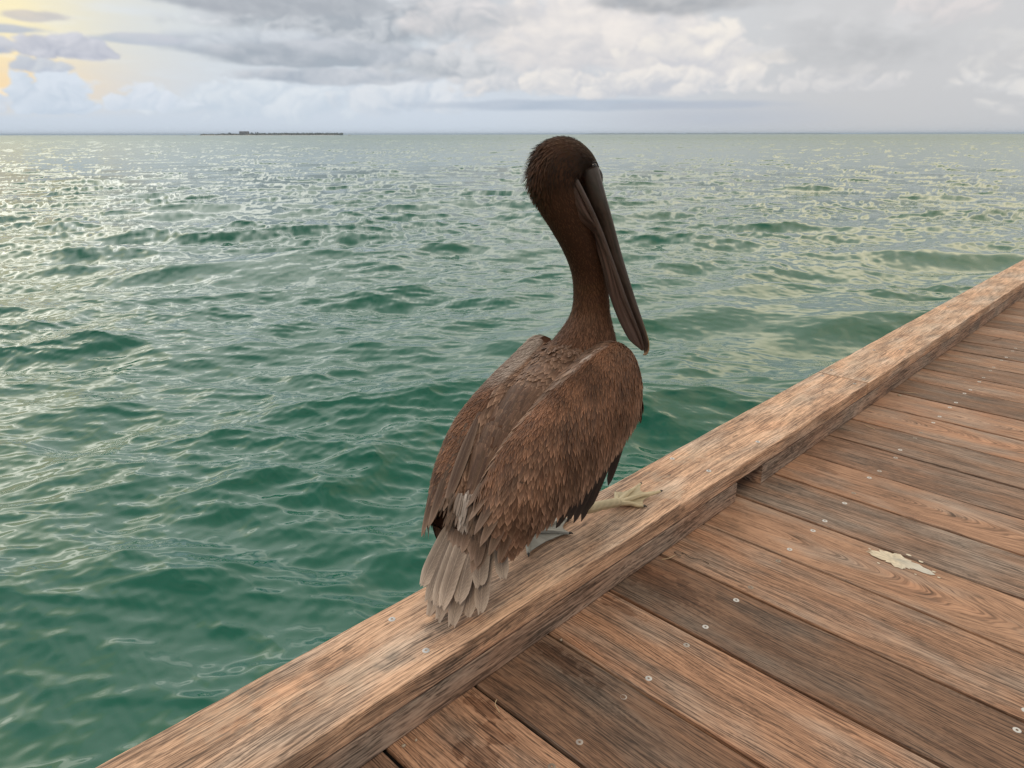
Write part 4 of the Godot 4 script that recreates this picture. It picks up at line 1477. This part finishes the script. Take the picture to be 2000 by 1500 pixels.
func claw(parent: Node, at: Vector3, d: Vector3, m: Material) -> void:
	var md := tube([[at, 0.0034], [at + d * 0.006 + Vector3(0, 0.0015, 0), 0.0028], [at + d * 0.012 - Vector3(0, 0.001, 0), 0.0006]], Color(0.05, 0.045, 0.04), 8)
	put("claw", md.mesh(), m, parent)

func build_legs() -> void:
	var sk := mat(Color.WHITE, 0.6, 0.4)
	sk.vertex_color_use_as_albedo = true
	var grey := Color(0.34, 0.325, 0.285)
	var buff := Color(0.45, 0.37, 0.235)
	# left leg: the foot flat on the curb behind, all four toes joined by webs
	var leg := put("leg", tube([[Vector3(-0.060, 0.20, 0.10), 0.022], [Vector3(-0.066, 0.12, 0.125), 0.014], [Vector3(-0.070, 0.06, 0.145), 0.011], [Vector3(-0.070, 0.014, 0.150), 0.012, 0.010]], grey).mesh(), sk, bird)
	leg.set_meta("label", "left leg with its grey webbed foot flat on the timber")
	var h := Vector3(-0.070, 0.010, 0.150)
	var toes := [Vector3(-0.012, 0.0045, 0.222), Vector3(0.018, 0.0045, 0.080), Vector3(-0.022, 0.0045, 0.018), Vector3(-0.080, 0.0045, 0.005)]
	var foot := MD.new()
	for k in 3:
		web(foot, h, toes[k], toes[k + 1], 0.14, grey)
	var ft := put("foot", foot.mesh(), sk, leg)
	for t in toes:
		var j: Vector3 = h.lerp(t, 0.5) + Vector3(0, 0.004, 0)
		put("toe", tube([[h, 0.009, 0.008], [j, 0.0062], [t, 0.0042]], grey * 1.05, 10).mesh(), sk, leg)
		claw(leg, t, (t - h).normalized(), sk)
	ft.name = "web"
	# right leg: stepping forward, toes spread above the timber
	var leg2 := put("leg", tube([[Vector3(0.045, 0.19, 0.09), 0.024], [Vector3(0.032, 0.10, 0.045), 0.018], [Vector3(0.024, 0.048, 0.005), 0.0150], [Vector3(0.034, 0.030, -0.060), 0.0135], [Vector3(0.050, 0.019, -0.118), 0.0150, 0.0125], [Vector3(0.054, 0.015, -0.135), 0.012, 0.009]], buff).mesh(), sk, bird)
	leg2.set_meta("label", "right leg stepping forward, its foot yellowish and webbed")
	var h2 := Vector3(0.052, 0.016, -0.120)
	var toes2 := [Vector3(0.010, 0.006, -0.190), Vector3(0.050, 0.014, -0.268), Vector3(0.116, 0.012, -0.264), Vector3(0.110, 0.005, -0.168)]
	var foot2 := MD.new()
	web(foot2, h2, toes2[0], toes2[1], 0.18, buff)
	web(foot2, h2, toes2[1], toes2[2], 0.26, buff)
	web(foot2, h2, toes2[2], toes2[3], 0.22, buff)
	put("web", foot2.mesh(), sk, leg2)
	for t in toes2:
		var j: Vector3 = h2.lerp(t, 0.5) + Vector3(0, 0.007, 0)
		put("toe", tube([[h2, 0.010, 0.008], [j - Vector3(0, 0.003, 0), 0.0065], [h2.lerp(t, 0.75), 0.0058], [t, 0.0042]], buff * 1.05, 10).mesh(), sk, leg2)
		claw(leg2, t, (t - h2).normalized(), sk)

# ------------------------------------------------------------------ small things
func build_small_things() -> void:
	# a bird dropping, dried across the joint
	var n := noise(7, 3)
	var md := MD.new()
	var seg := 56
	var m := mat(Color.WHITE, 0.5, 0.5)
	m.vertex_color_use_as_albedo = true
	var cx := Vector3(-0.437, 0.0008, -1.972)
	for r in 9:
		for k in seg:
			var a := TAU * k / seg
			var t := r / 8.0
			var ax := 0.062 + 0.012 * n.get_noise_2d(cos(a) * 1.5, sin(a) * 1.5)
			var az := 0.031
			var rad := 1.0 + 0.42 * n.get_noise_2d(cos(a) * 2.2 + 4.0, sin(a) * 2.2) + 0.22 * n.get_noise_2d(cos(a) * 6.0, sin(a) * 6.0 + 8.0)
			if cos(a) > 0.90:
				rad += (cos(a) - 0.90) * 7.0
			var hgt := 0.0010 * (1.0 - pow(t, 4.0)) * (1.0 + 0.5 * n.get_noise_2d(cos(a) * t * 4.0, sin(a) * t * 4.0))
			var p := Vector3(cos(a) * ax * rad * t, hgt, sin(a) * az * rad * t)
			var core := exp(-(pow((p.x - 0.010) / 0.026, 2.0) + pow((p.z + 0.004) / 0.010, 2.0))) * (0.7 + 0.8 * n.get_noise_2d(p.x * 90.0, p.z * 90.0))
			var c := Color(0.66, 0.56, 0.41).lerp(Color(0.60, 0.56, 0.49), clampf(p.x * 14.0, 0.0, 1.0))
			c = c * (0.86 + 0.35 * n.get_noise_2d(p.x * 60.0, p.z * 110.0))
			c = c.lerp(Color(0.30, 0.29, 0.25), clampf(core, 0.0, 1.0))
			md.add(p, Vector3.UP, Vector2.ZERO, c)
	for r in 8:
		for k in seg:
			md.quad(r * seg + k, r * seg + (k + 1) % seg, (r + 1) * seg + (k + 1) % seg, (r + 1) * seg + k)
	md.smooth()
	var d := put("bird_dropping", md.mesh(), m, self, cx)
	tag(d, "dried cream bird dropping splashed over a joint between planks", "bird dropping")
	for q in [[0.052, -0.040, 0.0042], [0.017, -0.052, 0.0048], [-0.030, 0.050, 0.0030], [0.092, -0.012, 0.0035], [0.110, 0.008, 0.0028], [-0.074, -0.008, 0.0025], [0.060, 0.036, 0.0022]]:
		var sm := MD.new()
		for k in 14:
			var a := TAU * k / 14.0
			var rad: float = q[2] * (1.0 + 0.35 * n.get_noise_2d(cos(a) * 1.5 + q[0] * 90.0, sin(a) * 1.5))
			sm.add(Vector3(cos(a) * rad * 1.5, 0.0, sin(a) * rad), Vector3.UP, Vector2.ZERO, Color(0.58, 0.50, 0.38))
		sm.add(Vector3(0, 0.0009, 0), Vector3.UP, Vector2.ZERO, Color(0.66, 0.58, 0.46))
		for k in 14:
			sm.tri(k, (k + 1) % 14, 14)
		put("splash", sm.mesh(), m, d, Vector3(q[0], 0.0002, q[1]))
	# a curl of fishing line with its hook
	var wire := mat(lin(0.12, 0.09, 0.07), 0.4)
	wire.metallic = 0.4
	var pts := []
	for k in 26:
		var a := 0.6 + k / 25.0 * 5.0
		pts.append([Vector3(cos(a) * 0.013, 0.0012 + 0.0035 * sin(k * 0.25), sin(a) * 0.011), 0.0007])
	var hook := thing("fish_hook", Vector3(-0.888, 0.0004, -1.574))
	tag(hook, "small dark curl of fishing line and hook lying against the curb", "fishing line")
	put("hook", tube(pts, Color(0.1, 0.08, 0.06), 6).mesh(), wire, hook)
	var ln := []
	for k in 12:
		ln.append([Vector3(0.004 + k * 0.0075, 0.0012 + 0.0012 * sin(k * 1.1), -0.012 + 0.006 * sin(k * 0.5)), 0.0004])
	put("line", tube(ln, Color(0.2, 0.15, 0.1), 6).mesh(), wire, hook)
	# straws and crumbs along the foot of the curb
	var straw := mat(Color.WHITE, 0.8)
	straw.vertex_color_use_as_albedo = true
	var rg := RandomNumberGenerator.new()
	rg.seed = 44
	var bits := [[Vector3(-0.905, 0.001, -1.515), 0.045, 65.0, "pale straw sticking out of the joint under the curb, beside the fishing line"], [Vector3(-0.875, 0.001, -3.46), 0.055, 20.0, "pale dry twig lying by the curb beyond the joint of the cap timbers"], [Vector3(-0.86, 0.001, -2.93), 0.05, -30.0, "pale straw on the reddish stained plank by the curb"], [Vector3(-0.80, 0.001, -4.75), 0.12, 75.0, "dark thin twig lying on the planks far along the curb"], [Vector3(-0.85, 0.001, -4.02), 0.05, 35.0, "pale bit of straw by the curb, between the two twigs"], [Vector3(-0.86, 0.001, -0.825), 0.035, -40.0, "short brown straw in the nearest plank joint by the curb"]]
	for b in bits:
		var p := []
		for k in 7:
			var t := k / 6.0
			p.append([Vector3(t * b[1], 0.0014 + 0.003 * sin(t * PI), sin(t * 4.0) * b[1] * 0.12), 0.0011 * (1.0 - 0.5 * t)])
		var c := Color(0.50, 0.38, 0.24) if not (b[3] as String).contains("dark") else Color(0.09, 0.06, 0.04)
		var o := put("straw", tube(p, c, 6).mesh(), straw, self, b[0])
		o.rotation_degrees.y = b[2]
		tag(o, b[3], "straw")
	var crumbs := [[Vector3(-0.905, 0.002, -0.615), 0.0045, "pale grit lump by the curb, nearest the camera"], [Vector3(-0.898, 0.002, -0.64), 0.003, "smaller pale grit lump beside the nearest one"], [Vector3(-0.887, 0.002, -1.063), 0.0035, "pale grit lump in the joint beside the curb under the tail"], [Vector3(-0.875, 0.002, -3.40), 0.008, "pale crumb by the curb, near the dry twig"]]
	for b in crumbs:
		var cm := MD.new()
		for a in 5:
			for k in 8:
				var th := PI * a / 4.0
				var ph := TAU * k / 8.0
				var dd := Vector3(sin(th) * cos(ph), cos(th) * 0.7, sin(th) * sin(ph))
				cm.add(dd * float(b[1]) * rg.randf_range(0.7, 1.2), dd, Vector2.ZERO, Color(0.45, 0.38, 0.30) * rg.randf_range(0.8, 1.1))
		for a in 4:
			for k in 8:
				cm.quad(a * 8 + k, a * 8 + (k + 1) % 8, a * 8 + 8 + (k + 1) % 8, a * 8 + 8 + k)
		var o := put("grit", cm.mesh(), straw, self, b[0])
		tag(o, b[2], "grit")
